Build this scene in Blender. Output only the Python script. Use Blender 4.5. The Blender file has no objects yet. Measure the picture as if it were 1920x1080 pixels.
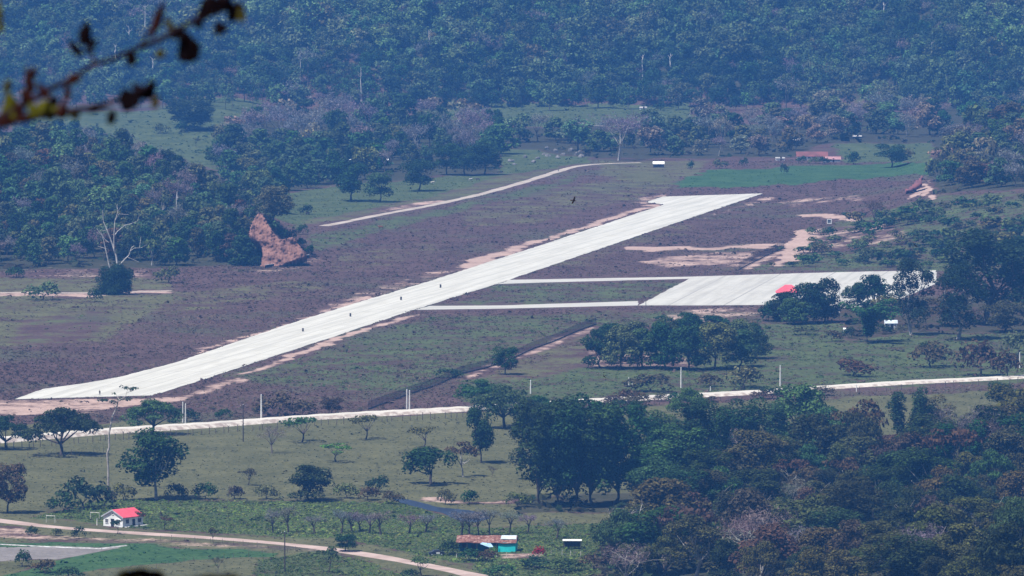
import bpy, math, random
import numpy as np
from mathutils import Vector, Matrix, Euler

# ------------------------------------------------------------------ camera, light, exposure
SC = bpy.context.scene
COL = SC.collection
FPX = 13490.0                      # focal length in pixels of a 1920 wide frame
PITCH = math.atan(940.0 / FPX)
CAMH = 200.0
cam_d = bpy.data.cameras.new('camera')
cam = bpy.data.objects.new('camera', cam_d)
COL.objects.link(cam)
cam.location = (0, 0, CAMH)
cam.rotation_euler = (math.pi / 2 - PITCH, 0, 0)
cam_d.sensor_width = 36.0
cam_d.lens = 36.0 * FPX / 1920.0
cam_d.clip_start = 1.0
cam_d.clip_end = 20000.0
cam_d.dof.use_dof = True
cam_d.dof.focus_distance = 2500.0
cam_d.dof.aperture_fstop = 6.6
SC.camera = cam

SUN_EL = math.radians(64.0)
SUN_DIR = Vector((-0.80, -0.45, 0)).normalized() * math.cos(SUN_EL) + Vector((0, 0, math.sin(SUN_EL)))
W = bpy.data.worlds.new('World')
SC.world = W
W.use_nodes = True
wn = W.node_tree
bg = next(n for n in wn.nodes if n.type == 'BACKGROUND')
sky = wn.nodes.new('ShaderNodeTexSky')
sky.sky_type = 'NISHITA'
sky.sun_disc = False
sky.sun_elevation = SUN_EL
sky.sun_rotation = math.atan2(SUN_DIR.x, SUN_DIR.y)
wn.links.new(sky.outputs[0], bg.inputs[0])
bg.inputs[1].default_value = 0.05
sun_d = bpy.data.lights.new('sun', 'SUN')
sun_d.energy = 4.4
sun_d.angle = math.radians(0.53)
sun_d.color = (1.0, 0.96, 0.90)
sun = bpy.data.objects.new('sun', sun_d)
COL.objects.link(sun)
sun.rotation_euler = (-SUN_DIR).to_track_quat('-Z', 'Y').to_euler()
sun.location = (-300, 1000, 900)
SC.view_settings.view_transform = 'Standard'
SC.view_settings.look = 'None'
SC.view_settings.exposure = 1.0
SC.view_settings.gamma = 1.0
SC.cycles.use_denoising = True
SC.cycles.max_bounces = 6
SC.cycles.transparent_max_bounces = 12
SC.cycles.volume_bounces = 0

rng = np.random.default_rng(7)
random.seed(7)

# ------------------------------------------------------------------ terrain and the view geometry
def S(t):
    t = np.clip(t, 0.0, 1.0)
    return t * t * (3 - 2 * t)

def wob(x, y, s, k=0.0):
    return (np.sin(x / s + 1.3 * k + 0.7 * np.sin(y / s * 0.7 + k)) + np.sin(y / s * 1.31 + 2.1 * k + 0.9 * np.sin(x / s * 0.83 - k))) * 0.5

def vnoise(x, y, s, seed=0):
    """Smooth value noise of cell size S, about 0..1."""
    out = 0.0; amp = 0.55; tot = 0.0
    for o in range(3):
        fx, fy = x / s + 17.3 * o, y / s - 9.1 * o
        ix, iy = np.floor(fx).astype(np.int64), np.floor(fy).astype(np.int64)
        tx, ty = S(fx - ix), S(fy - iy)
        def h(a, b):
            k = (a * 374761393 + b * 668265263 + seed * 974711 + o * 1442695) & 0x7fffffff
            k = ((k ^ (k >> 13)) * 1274126177) & 0x7fffffff
            return ((k ^ (k >> 16)) & 0xffff) / 65535.0
        v = (h(ix, iy) * (1 - tx) + h(ix + 1, iy) * tx) * (1 - ty) + (h(ix, iy + 1) * (1 - tx) + h(ix + 1, iy + 1) * tx) * ty
        out = out + amp * v; tot += amp; amp *= .5; s = s / 2.1
    return out / tot

def terrain(x, y):
    x = np.asarray(x, float); y = np.asarray(y, float)
    z = np.zeros(np.broadcast(x, y).shape)
    yh = 4490 + 22 * np.sin(x / 75.0) + 14 * np.sin(x / 31.0 + 1.0)
    t = np.clip(y - yh, 0, None)
    z = z + np.minimum(0.50 * t + 7.0 * S(t / 50) * (np.sin(x / 21.0 + t / 45.0) + 0.9 * np.sin(x / 47.0 + 2 - t / 90.0)), 130 + 0.12 * t)
    # wooded mound left of the airfield
    z = z + 34 * S((-96 - x) / 95.0) * np.exp(-((y - 3290) / 165.0) ** 2) * (1 + 0.12 * np.sin(x / 23.0))
    # shoulder of the mound behind the red landslip
    z = z + 19 * np.exp(-((x + 106) / 16.0) ** 2) * S((y - 3005) / 24.0) * S((3140 - y) / 95.0)
    # mound on the other side
    z = z + 29 * S((x - 196) / 72.0) * np.exp(-((y - 3740) / 140.0) ** 2)
    # scrub slope beyond the apron
    z = z + 17 * S((x - 112) / 150.0) * S((y - 2995) / 130.0) * S((3620 - y) / 200.0)
    # far meadow slope on the left
    z = z + 9 * S((-120 - x) / 60.0) * S((y - 3950) / 260.0) * S((4900 - y) / 200.0)
    # forested rise in front on the right
    z = z + 30 * S((1960 - y) / 430.0) * S((x - 8) / 115.0) * S((y - 900) / 400.0)
    # the hill the camera stands on
    z = np.maximum(z, 197 - 0.27 * np.clip(y, 0, None))
    return z

CT, ST = math.cos(PITCH), math.sin(PITCH)
def ray(px, py):
    u = (px - 960.0) / FPX; v = -(py - 540.0) / FPX
    return np.array([u, CT + v * ST, -ST + v * CT])

_T = np.concatenate([np.arange(1100, 5200, 6.0)])
def P(px, py):
    """The ground point seen at a place of the photograph."""
    d = ray(px, py); d = d / d[1]
    h = CAMH + d[2] * _T - terrain(d[0] * _T, _T)
    i = int(np.argmax(h <= 0)) if np.any(h <= 0) else len(_T) - 1
    i = max(i, 1)
    a, b = h[i - 1], h[i]
    t = _T[i - 1] + (_T[i] - _T[i - 1]) * (a / (a - b) if a != b else 0)
    x, y = d[0] * t, t
    return Vector((x, y, float(terrain(x, y))))

def AT(px, py, dist):
    d = ray(px, py); d = d / d[1]
    return Vector((d[0] * dist, dist, CAMH + d[2] * dist))

def project(x, y, z):
    zz = z - CAMH
    dep = y * CT - zz * ST
    up = y * ST + zz * CT
    return 960 + FPX * x / dep, 540 - FPX * up / dep

def mpp(p):
    return p[1] / FPX

# ------------------------------------------------------------------ mesh helpers
def tag(o, label=None, cat=None, group=None, kind=None):
    if label: o['label'] = label
    if cat: o['category'] = cat
    if group: o['group'] = group
    if kind: o['kind'] = kind
    return o

def link(name, me, parent=None):
    o = bpy.data.objects.new(name, me)
    COL.objects.link(o)
    if parent: o.parent = parent
    return o

def empty(name, loc, rz=0.0, scale=None):
    o = bpy.data.objects.new(name, None)
    COL.objects.link(o)
    o.location = loc
    o.rotation_euler = (0, 0, rz)
    o.empty_display_size = 0.5
    if scale: o.scale = scale
    return o

def np_mesh(name, V, Q, mats, mi=None, smooth=False, attrs=None):
    """Mesh from numpy arrays: V (n,3), Q (m,k)."""
    me = bpy.data.meshes.new(name)
    V = np.asarray(V, np.float32); Q = np.asarray(Q, np.int32)
    k = Q.shape[1]
    me.vertices.add(len(V)); me.vertices.foreach_set('co', V.ravel())
    me.loops.add(Q.size); me.loops.foreach_set('vertex_index', Q.ravel())
    me.polygons.add(len(Q)); me.polygons.foreach_set('loop_start', np.arange(0, Q.size, k, dtype=np.int32))
    me.polygons.foreach_set('loop_total', np.full(len(Q), k, np.int32))
    for m in (mats if isinstance(mats, (list, tuple)) else [mats]): me.materials.append(m)
    if mi is not None: me.polygons.foreach_set('material_index', np.asarray(mi, np.int32))
    if smooth: me.polygons.foreach_set('use_smooth', np.ones(len(Q), bool))
    for an, arr in (attrs or {}).items():
        a = me.color_attributes.new(an, 'FLOAT_COLOR', 'POINT')
        a.data.foreach_set('color', np.asarray(arr, np.float32).ravel())
    me.update(); me.validate()
    return me

class MB:
    """Collects boxes, bars and tubes into one mesh."""
    def __init__(s): s.V = []; s.F = []; s.M = []
    def face(s, pts, m=0):
        i = len(s.V); s.V += [tuple(p) for p in pts]; s.F.append(tuple(range(i, i + len(pts)))); s.M.append(m)
    def box(s, c, d, m=0, rz=0.0):
        cx, cy, cz = c; dx, dy, dz = d[0] / 2, d[1] / 2, d[2] / 2
        i = len(s.V); ca, sa = math.cos(rz), math.sin(rz)
        for z in (-dz, dz):
            for x, y in ((-dx, -dy), (dx, -dy), (dx, dy), (-dx, dy)):
                s.V.append((cx + x * ca - y * sa, cy + x * sa + y * ca, cz + z))
        for f in ((3, 2, 1, 0), (4, 5, 6, 7), (0, 1, 5, 4), (1, 2, 6, 5), (2, 3, 7, 6), (3, 0, 4, 7)):
            s.F.append(tuple(i + a for a in f)); s.M.append(m)
    def tube(s, pts, rs, n=6, m=0, cap=True):
        pts = [Vector(p) for p in pts]
        i0 = len(s.V); ref = Vector((0.31, 0.95, 0.05))
        for k, p in enumerate(pts):
            t = (pts[min(k + 1, len(pts) - 1)] - pts[max(k - 1, 0)])
            t = t.normalized() if t.length > 1e-9 else Vector((0, 0, 1))
            a = t.cross(ref)
            if a.length < 1e-3: a = t.cross(Vector((1, 0, 0)))
            a.normalize(); b = t.cross(a)
            r = rs[k] if isinstance(rs, (list, tuple)) else rs
            for j in range(n):
                q = 2 * math.pi * j / n
                s.V.append(tuple(p + a * (r * math.cos(q)) + b * (r * math.sin(q))))
        for k in range(len(pts) - 1):
            for j in range(n):
                a0 = i0 + k * n + j; a1 = i0 + k * n + (j + 1) % n
                s.F.append((a0, a1, a1 + n, a0 + n)); s.M.append(m)
        if cap:
            s.F.append(tuple(i0 + j for j in reversed(range(n)))); s.M.append(m)
            e = i0 + (len(pts) - 1) * n
            s.F.append(tuple(e + j for j in range(n))); s.M.append(m)
    def lathe(s, prof, c=(0, 0, 0), n=16, m=0):
        i0 = len(s.V)
        for r, z in prof:
            for j in range(n):
                q = 2 * math.pi * j / n
                s.V.append((c[0] + r * math.cos(q), c[1] + r * math.sin(q), c[2] + z))
        for k in range(len(prof) - 1):
            for j in range(n):
                a0 = i0 + k * n + j; a1 = i0 + k * n + (j + 1) % n
                s.F.append((a0, a1, a1 + n, a0 + n)); s.M.append(m)
        s.F.append(tuple(i0 + j for j in reversed(range(n)))); s.M.append(m)
        e = i0 + (len(prof) - 1) * n
        s.F.append(tuple(e + j for j in range(n))); s.M.append(m)
    def mesh(s, name, mats):
        me = bpy.data.meshes.new(name)
        me.from_pydata(s.V, [], s.F)
        for m in (mats if isinstance(mats, (list, tuple)) else [mats]): me.materials.append(m)
        me.polygons.foreach_set('material_index', s.M)
        me.update()
        return me
    def build(s, name, mats, parent=None):
        return link(name, s.mesh(name, mats), parent)

# ------------------------------------------------------------------ materials
def mat(name):
    m = bpy.data.materials.new(name)
    m.use_nodes = True
    nt = m.node_tree
    for n in list(nt.nodes): nt.nodes.remove(n)
    out = nt.nodes.new('ShaderNodeOutputMaterial')
    return m, nt, out

def N(nt, typ, **kw):
    n = nt.nodes.new('ShaderNode' + typ)
    for k, v in kw.items(): setattr(n, k, v)
    return n

def noise(nt, scale, detail=4.0, vec=None, rough=0.55):
    n = N(nt, 'TexNoise')
    n.inputs['Scale'].default_value = scale
    n.inputs['Detail'].default_value = detail
    n.inputs['Roughness'].default_value = rough
    if vec is None: vec = N(nt, 'NewGeometry').outputs['Position']
    nt.links.new(vec, n.inputs['Vector'])
    return n.outputs['Fac']

def math_(nt, op, a, b=None, clamp=False):
    n = N(nt, 'Math', operation=op); n.use_clamp = clamp
    for i, v in enumerate((a, b)):
        if v is None: continue
        if isinstance(v, (int, float)): n.inputs[i].default_value = v
        else: nt.links.new(v, n.inputs[i])
    return n.outputs[0]

def mix(nt, f, a, b, blend='MIX'):
    n = N(nt, 'Mix', data_type='RGBA', blend_type=blend)
    if isinstance(f, (int, float)): n.inputs[0].default_value = f
    else: nt.links.new(f, n.inputs[0])
    for i, v in ((6, a), (7, b)):
        if isinstance(v, (tuple, list)): n.inputs[i].default_value = (*v[:3], 1)
        else: nt.links.new(v, n.inputs[i])
    return n.outputs[2]

def smooth(nt, v, lo, hi):
    n = N(nt, 'MapRange', interpolation_type='SMOOTHSTEP')
    nt.links.new(v, n.inputs[0])
    n.inputs[1].default_value = lo; n.inputs[2].default_value = hi
    return n.outputs[0]

def principled(nt, out, col, rough=0.85, spec=0.2, metal=0.0):
    b = N(nt, 'BsdfPrincipled')
    if isinstance(col, (tuple, list)): b.inputs['Base Color'].default_value = (*col[:3], 1)
    else: nt.links.new(col, b.inputs['Base Color'])
    b.inputs['Roughness'].default_value = rough
    b.inputs['Specular IOR Level'].default_value = spec
    b.inputs['Metallic'].default_value = metal
    nt.links.new(b.outputs[0], out.inputs['Surface'])
    return b

def simple(name, c1, c2=None, scale=1.5, rough=0.85, spec=0.2, metal=0.0):
    m, nt, out = mat(name)
    if c2 is None: c2 = tuple(v * 0.8 for v in c1)
    f = smooth(nt, noise(nt, scale, 5), 0.35, 0.65)
    principled(nt, out, mix(nt, f, c1, c2), rough, spec, metal)
    return m

def leaf_material(name, source='OBJECT', var=0.55, transl=0.28):
    m, nt, out = mat(name)
    if source == 'OBJECT': base = N(nt, 'ObjectInfo').outputs['Color']
    elif source == 'ATTR':
        a = N(nt, 'Attribute'); a.attribute_name = 'tint'; base = a.outputs['Color']
    else:
        r = N(nt, 'RGB'); r.outputs[0].default_value = (*source, 1); base = r.outputs[0]
    g = N(nt, 'NewGeometry')
    f = math_(nt, 'MULTIPLY_ADD', g.outputs['Random Per Island'], 2 * var)
    f.node.inputs[2].default_value = 1 - var
    big = noise(nt, 0.35, 2)
    f2 = math_(nt, 'MULTIPLY', f, math_(nt, 'ADD', math_(nt, 'MULTIPLY', big, 0.8), 0.6))
    hs = N(nt, 'HueSaturation')
    nt.links.new(base, hs.inputs['Color'])
    nt.links.new(f2, hs.inputs['Value'])
    h = math_(nt, 'MULTIPLY_ADD', noise(nt, 0.6, 2), 0.07); h.node.inputs[2].default_value = 0.475
    nt.links.new(h, hs.inputs['Hue'])
    d = N(nt, 'BsdfDiffuse'); t = N(nt, 'BsdfTranslucent'); mx = N(nt, 'MixShader')
    nt.links.new(hs.outputs[0], d.inputs[0]); nt.links.new(hs.outputs[0], t.inputs[0])
    mx.inputs[0].default_value = transl
    nt.links.new(d.outputs[0], mx.inputs[1]); nt.links.new(t.outputs[0], mx.inputs[2])
    nt.links.new(mx.outputs[0], out.inputs['Surface'])
    return m

def bark_material(name):
    m, nt, out = mat(name)
    base = N(nt, 'ObjectInfo').outputs['Color']
    f = smooth(nt, noise(nt, 1.1, 4), 0.3, 0.7)
    principled(nt, out, mix(nt, math_(nt, 'MULTIPLY', f, 0.55), base, (0.03, 0.025, 0.02)), 0.9, 0.1)
    return m

M = {}
M['leaf'] = leaf_material('leaf')
M['leaf_mass'] = leaf_material('leaf_mass', 'ATTR')
M['bark'] = bark_material('bark')
M['bark_far'] = simple('bark_far', (0.16, 0.14, 0.12), (0.05, 0.045, 0.04), 0.3)
M['weeds'] = leaf_material('weeds', 'ATTR', 0.16, 0.3)

PAL = dict(hd=(0.060, 0.092, 0.040), hm=(0.090, 0.135, 0.058), hl=(0.125, 0.175, 0.075), dg=(0.028, 0.052, 0.019), mg=(0.047, 0.084, 0.027), xd=(0.032, 0.042, 0.015), od=(0.066, 0.066, 0.023), lg=(0.080, 0.140, 0.036), yg=(0.11, 0.16, 0.04),
           ol=(0.092, 0.098, 0.040), gy=(0.165, 0.150, 0.150), rs=(0.11, 0.062, 0.042), bd=(0.072, 0.052, 0.032), tn=(0.17, 0.14, 0.09))
PALNAME = dict(xd='blackish green', od='drab', hd='deep green', hm='leaf green', hl='pale green', dg='dark green', mg='mid green', lg='light green', yg='yellow-green', ol='olive', gy='grey leafless', rs='rust-brown', bd='brown', tn='tan')

# ------------------------------------------------------------------ ground kinds, laid out on the plan of the valley
CATS = ['grass', 'soil', 'pasture', 'crop', 'bed', 'floor']
POLY = [
 ('pasture', .85, 16, [(-400,800),(400,790),(1000,772),(1400,752),(2300,720),(2300,1200),(-400,1200)]),
 ('pasture', .95, 12, [(-200,838),(0,832),(190,812),(880,772),(1010,762),(1010,960),(760,932),(500,928),(90,938),(-200,985)]),
 ('pasture', .9, 12, [(1580,748),(2100,722),(2100,850),(1600,870)]),
 ('pasture', .62, 14, [(-200,520),(320,515),(330,560),(200,640),(-200,660)]),
 ('grass', .52, 12, [(850,572),(930,533),(1295,525),(1195,570)]),
 ('grass', .56, 16, [(560,668),(800,592),(1190,580),(1340,590),(1130,622),(960,682),(760,740),(500,725),(400,705)]),
 ('grass', .66, 14, [(860,715),(1000,690),(1100,640),(1430,600),(2100,620),(2100,715),(1500,732),(1000,755),(870,765)]),
 ('pasture', .55, 14, [(1000,640),(1120,610),(1180,640),(1090,690),(960,715),(900,710)]),
 ('grass', .58, 14, [(1380,506),(1480,484),(1512,428),(1660,396),(1750,362),(2100,355),(2100,512),(1560,512)]),
 ('soil', 1., 5, [(1450,498),(1462,478),(1474,462),(1484,446),(1500,432),(1514,431),(1510,446),(1502,458),(1522,466),(1500,482),(1474,494)]),
 ('soil', .9, 4, [(1700,374),(1712,360),(1730,350),(1736,332),(1744,346),(1754,378),(1740,374),(1734,362),(1716,368)]),
 ('soil', .5, 8, [(1462,478),(1500,432),(1540,428),(1520,470),(1470,500),(1440,505)]),
 ('soil', .42, 8, [(1600,418),(1650,416),(1660,428),(1610,430)]), ('soil', .38, 8, [(1830,410),(1880,405),(1890,416),(1840,420)]),
 ('soil', .38, 12, [(1500,430),(1640,418),(1720,440),(1600,470),(1490,480)]),
 ('crop', 1., 4, [(1258,345),(1330,318),(1560,311),(1760,302),(1745,325),(1600,336),(1450,348),(1270,354)]),
 ('grass', .9, 8, [(1560,265),(1760,265),(1760,305),(1580,306)]),
 ('pasture', .6, 10, [(1120,300),(1330,300),(1320,325),(1240,345),(1120,330)]),
 ('grass', .85, 10, [(470,372),(640,345),(830,328),(960,318),(1090,298),(960,345),(800,385),(560,428),(520,410)]),
 ('pasture', .6, 8, [(560,415),(800,370),(960,325),(1090,305),(1000,335),(800,388),(580,425)]),
 ('grass', .9, 10, [(940,270),(1110,270),(1110,305),(960,322),(900,330)]),
 ('grass', .6, 12, [(575,440),(800,396),(1100,322),(1075,352),(850,402),(690,445),(580,475)]),
 ('grass', 1., 8, [(780,190),(1300,196),(1300,240),(1000,236),(800,222)]),
 ('grass', 1., 10, [(60,215),(300,205),(380,180),(500,190),(500,215),(430,240),(430,300),(380,312),(260,290),(60,290)]),
 ('grass', .85, 8, [(1540,165),(1700,165),(1700,195),(1540,195)]),
 ('grass', 1., 12, [(60,970),(200,936),(480,940),(760,936),(900,992),(1160,978),(1210,1045),(860,1055),(640,1012),(270,992)]),
 ('pasture', .8, 14, [(560,935),(980,905),(1010,960),(890,960),(760,945)]),
 ('pasture', .8, 10, [(340,1050),(560,1035),(640,1030),(760,1070),(760,1120),(300,1120)]),
 ('grass', .7, 10, [(480,1045),(620,1030),(760,1075),(900,1085),(900,1120),(480,1120)]),
 ('grass', .75, 10, [(880,1040),(1180,1030),(1200,1120),(900,1120)]),
 ('crop', 1., 5, [(90,1055),(235,1023),(490,1032),(520,1040),(420,1046),(160,1070),(60,1085),(0,1085)]),
 ('crop', 1., 4, [(-200,1012),(240,1019),(300,1022),(240,1027),(-200,1024)]),
 ('bed', 1., 3, [(-200,1025),(228,1026),(130,1046),(30,1052),(-200,1058)]),
 ('soil', .5, 6, [(-200,978),(60,985),(90,1008),(-200,1010)]),
 ('soil', .42, 8, [(60,1002),(480,1018),(640,1030),(640,1038),(300,1020),(60,1014)]),
 ('soil', .40, 8, [(470,506),(520,502),(600,480),(610,492),(540,506),(480,516)]),
 ('grass', .7, 10, [(385,288),(440,300),(540,372),(530,404),(470,402),(400,340)]),
 ('grass', .36, 12, [(40,600),(190,585),(215,610),(120,645),(30,650)]),
 ('pasture', .5, 14, [(860,400),(1060,350),(1220,320),(1290,345),(1200,372),(1000,420),(880,430)]),
 ('pasture', .42, 14, [(640,470),(820,452),(850,470),(700,505),(600,510)]),
 ('pasture', .4, 16, [(1010,500),(1200,430),(1330,410),(1300,440),(1160,470),(1100,510)]),
 ('pasture', .5, 16, [(320,545),(560,520),(620,540),(420,580),(300,590)]),
 # bare soil round the runway and apron
 ('soil', .56, 6, [(-200,752),(60,749),(290,744),(345,738),(440,706),(470,712),(330,752),(180,768),(60,778),(-200,780)]),
 ('soil', .30, 10, [(-200,770),(200,756),(360,746),(260,775),(-200,800)]),
 ('soil', .78, 6, [(440,704),(640,630),(780,586),(770,596),(700,618),(640,640),(560,668),(470,700)]),
 ('soil', .6, 6, [(360,656),(460,628),(560,600),(700,556),(700,562),(560,604),(470,634),(370,664)]),
 ('soil', .42, 6, [(560,600),(700,560),(980,470),(900,482),(700,540),(600,575)]),
 ('soil', .70, 6, [(860,492),(1000,452),(1190,392),(1245,378),(1250,384),(1190,400),(1000,462),(870,506)]),
 ('soil', .5, 3, [(1200,372),(1250,362),(1255,368),(1215,380),(1190,386)]),
 ('soil', .5, 4, [(1330,405),(1440,366),(1450,372),(1360,400),(1290,420)]),
 ('soil', .85, 5, [(1170,464),(1300,462),(1470,456),(1470,462),(1300,469),(1180,472)]),
 ('soil', .55, 6, [(1190,490),(1330,472),(1420,470),(1400,500),(1250,502)]),
 ('soil', .95, 5, [(1500,402),(1560,402),(1612,407),(1615,413),(1560,410),(1505,408)]),
 ('soil', .6, 4, [(1380,504),(1470,463),(1480,466),(1410,506)]),
 ('soil', .45, 4, [(1450,376),(1620,366),(1620,376),(1470,386)]),
 ('soil', .45, 8, [(1220,595),(1330,576),(1440,575),(1420,598),(1260,606)]),
 ('soil', .42, 8, [(1100,650),(1300,670),(1300,690),(1100,690)]),
 ('soil', .5, 6, [(870,700),(1110,610),(1130,614),(960,682),(880,714)]),
 ('soil', .6, 4, [(-200,545),(130,548),(320,542),(320,549),(140,556),(-200,556)]),
 ('soil', .38, 8, [(60,490),(330,498),(330,520),(60,520)]),
 ('soil', .5, 4, [(700,395),(830,372),(840,378),(700,404)]),
 ('soil', .6, 5, [(780,935),(830,932),(880,940),(960,938),(960,944),(870,946),(790,942)]),
 ('soil', .6, 5, [(935,1040),(1010,1035),(1010,1046),(935,1050)]),
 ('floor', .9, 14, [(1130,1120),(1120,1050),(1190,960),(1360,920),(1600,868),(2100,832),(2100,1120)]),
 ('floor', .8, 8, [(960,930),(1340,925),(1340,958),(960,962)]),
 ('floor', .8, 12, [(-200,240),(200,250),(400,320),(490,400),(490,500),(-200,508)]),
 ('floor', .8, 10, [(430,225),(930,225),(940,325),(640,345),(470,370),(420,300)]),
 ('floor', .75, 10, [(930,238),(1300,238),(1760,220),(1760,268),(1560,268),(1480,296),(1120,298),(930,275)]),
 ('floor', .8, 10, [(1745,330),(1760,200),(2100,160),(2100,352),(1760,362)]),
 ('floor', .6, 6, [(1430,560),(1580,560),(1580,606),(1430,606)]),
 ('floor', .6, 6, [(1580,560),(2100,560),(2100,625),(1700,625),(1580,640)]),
]

def poly_weight(qx, qy, poly, feather):
    """Soft membership of the points in a plan polygon."""
    px = np.array([p[0] for p in poly], float); py = np.array([p[1] for p in poly], float) * 2.2
    qy = qy * 2.2
    inside = np.zeros(len(qx), bool); d2 = np.full(len(qx), 1e18)
    n = len(px)
    for i in range(n):
        x0, y0, x1, y1 = px[i - 1], py[i - 1], px[i], py[i]
        c = (y0 > qy) != (y1 > qy)
        with np.errstate(divide='ignore', invalid='ignore'):
            xi = (x1 - x0) * (qy - y0) / (y1 - y0 if y1 != y0 else 1e-9) + x0
        inside ^= c & (qx < xi)
        ex, ey = x1 - x0, y1 - y0
        t = np.clip(((qx - x0) * ex + (qy - y0) * ey) / (ex * ex + ey * ey + 1e-9), 0, 1)
        d2 = np.minimum(d2, (qx - x0 - t * ex) ** 2 + (qy - y0 - t * ey) ** 2)
    sd = np.sqrt(d2) * np.where(inside, 1, -1)
    return S(sd / (2 * feather) + 0.5)

def ground_weights(x, y, z):
    u, v = project(x, y, z)
    u = np.clip(u, -150, 2060)
    u = u + 34 * (vnoise(x, y, 16.0, 1) - .5)
    v = v + 9 * (vnoise(x, y * .35, 12.0, 2) - .5)
    Wt = np.zeros((len(x), len(CATS)))
    for cat, st, fe, poly in POLY:
        xs = [p[0] for p in poly]; ys = [p[1] for p in poly]
        sel = np.where((u > min(xs) - fe * 2) & (u < max(xs) + fe * 2) & (v > min(ys) - fe) & (v < max(ys) + fe))[0]
        if len(sel) == 0: continue
        w = poly_weight(u[sel], v[sel], poly, fe) * st
        Wt[sel] *= (1 - w)[:, None]
        Wt[sel, CATS.index(cat)] += w
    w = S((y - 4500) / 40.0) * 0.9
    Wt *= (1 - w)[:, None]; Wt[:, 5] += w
    return Wt

def ground_material():
    m, nt, out = mat('ground')
    g = N(nt, 'NewGeometry')
    pos = g.outputs['Position']
    n_fine = noise(nt, 0.55, 6, pos, 0.65)
    n_mid = noise(nt, 0.06, 5, pos, 0.6)
    n_big = noise(nt, 0.012, 3, pos)
    A = N(nt, 'Attribute'); A.attribute_name = 'cover_a'
    Bt = N(nt, 'Attribute'); Bt.attribute_name = 'cover_b'
    sa = N(nt, 'SeparateColor'); nt.links.new(A.outputs['Color'], sa.inputs[0])
    sb = N(nt, 'SeparateColor'); nt.links.new(Bt.outputs['Color'], sb.inputs[0])
    n_4 = noise(nt, 0.2, 4, pos, 0.6)
    brk = math_(nt, 'ADD', math_(nt, 'MULTIPLY', math_(nt, 'SUBTRACT', n_fine, 0.5), 0.6), math_(nt, 'MULTIPLY', math_(nt, 'SUBTRACT', n_mid, 0.5), 1.25))
    brk = math_(nt, 'ADD', brk, math_(nt, 'MULTIPLY', math_(nt, 'SUBTRACT', n_4, 0.5), 0.7))
    def f(w): return smooth(nt, math_(nt, 'ADD', w, brk), 0.34, 0.70)
    def two(a, b, k=0): return mix(nt, smooth(nt, math_(nt, 'ADD', math_(nt, 'MULTIPLY', n_fine, 0.6), math_(nt, 'MULTIPLY', n_mid if k == 0 else n_big, 0.4)), 0.36, 0.64), a, b)
    c = two((0.044, 0.027, 0.025), (0.092, 0.058, 0.052))
    c = mix(nt, math_(nt, 'MULTIPLY', smooth(nt, math_(nt, 'ADD', n_big, math_(nt, 'MULTIPLY', brk, .35)), 0.5, 0.68), 0.75), c, (0.055, 0.060, 0.036))
    c = mix(nt, f(sa.outputs[2]), c, two((0.047, 0.050, 0.022), (0.098, 0.096, 0.047)))
    c = mix(nt, f(sa.outputs[0]), c, two((0.028, 0.043, 0.018), (0.072, 0.090, 0.036)))
    c = mix(nt, f(sb.outputs[0]), c, two((0.018, 0.046, 0.016), (0.046, 0.090, 0.032)))
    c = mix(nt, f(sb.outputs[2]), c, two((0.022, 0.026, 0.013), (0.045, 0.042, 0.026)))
    c = mix(nt, f(sb.outputs[1]), c, two((0.12, 0.11, 0.105), (0.18, 0.165, 0.16)))
    c = mix(nt, f(sa.outputs[1]), c, two((0.24, 0.165, 0.135), (0.36, 0.26, 0.22)))
    b = principled(nt, out, c, 0.95, 0.05)
    bp = N(nt, 'Bump'); bp.inputs['Strength'].default_value = 0.5; bp.inputs['Distance'].default_value = 0.6
    nt.links.new(n_fine, bp.inputs['Height']); nt.links.new(bp.outputs[0], b.inputs['Normal'])
    return m

def build_ground():
    xs = np.concatenate([np.arange(-1500, -420, 60.0), np.arange(-420, 420, 2.5), np.arange(420, 1501, 60.0)])
    ys = np.concatenate([np.arange(-200, 1380, 40.0), np.arange(1380, 3700, 5.0), np.arange(3700, 4760, 8.0), np.arange(4760, 6001, 60.0)])
    X, Y = np.meshgrid(xs, ys)
    x = X.ravel(); y = Y.ravel(); z = terrain(x, y)
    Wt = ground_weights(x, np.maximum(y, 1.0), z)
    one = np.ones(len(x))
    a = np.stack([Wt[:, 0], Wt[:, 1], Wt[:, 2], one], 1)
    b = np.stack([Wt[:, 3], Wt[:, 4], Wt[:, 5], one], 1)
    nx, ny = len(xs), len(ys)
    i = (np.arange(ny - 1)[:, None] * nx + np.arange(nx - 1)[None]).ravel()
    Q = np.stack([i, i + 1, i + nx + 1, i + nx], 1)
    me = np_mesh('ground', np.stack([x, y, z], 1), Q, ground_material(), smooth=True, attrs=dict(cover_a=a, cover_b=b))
    tag(link('ground', me), kind='structure')
build_ground()

# ------------------------------------------------------------------ paved areas, roads, water
def slab(name, pts, m, h=0.12, dz=0.0, lift=0.02):
    """A paved slab whose outline lies on the ground."""
    mb = MB()
    dense = []
    for a, b in zip(pts, pts[1:] + pts[:1]):
        n = max(1, int((b - a).length / 5.0)); d = (b - a).normalized(); nr = Vector((d.y, -d.x, 0))
        for k in range(n):
            dense.append(a.lerp(b, k / n) + nr * (random.uniform(-.35, .35) if 0 < k else 0))
    pts = dense
    top = [p + Vector((0, 0, h + dz)) for p in pts]
    bot = [p + Vector((0, 0, -0.3)) for p in pts]
    mb.face(top)
    for i in range(len(pts)): mb.face([bot[i - 1], bot[i], top[i], top[i - 1]])
    o = mb.build(name, m)
    return tag(o, kind='structure')

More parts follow.
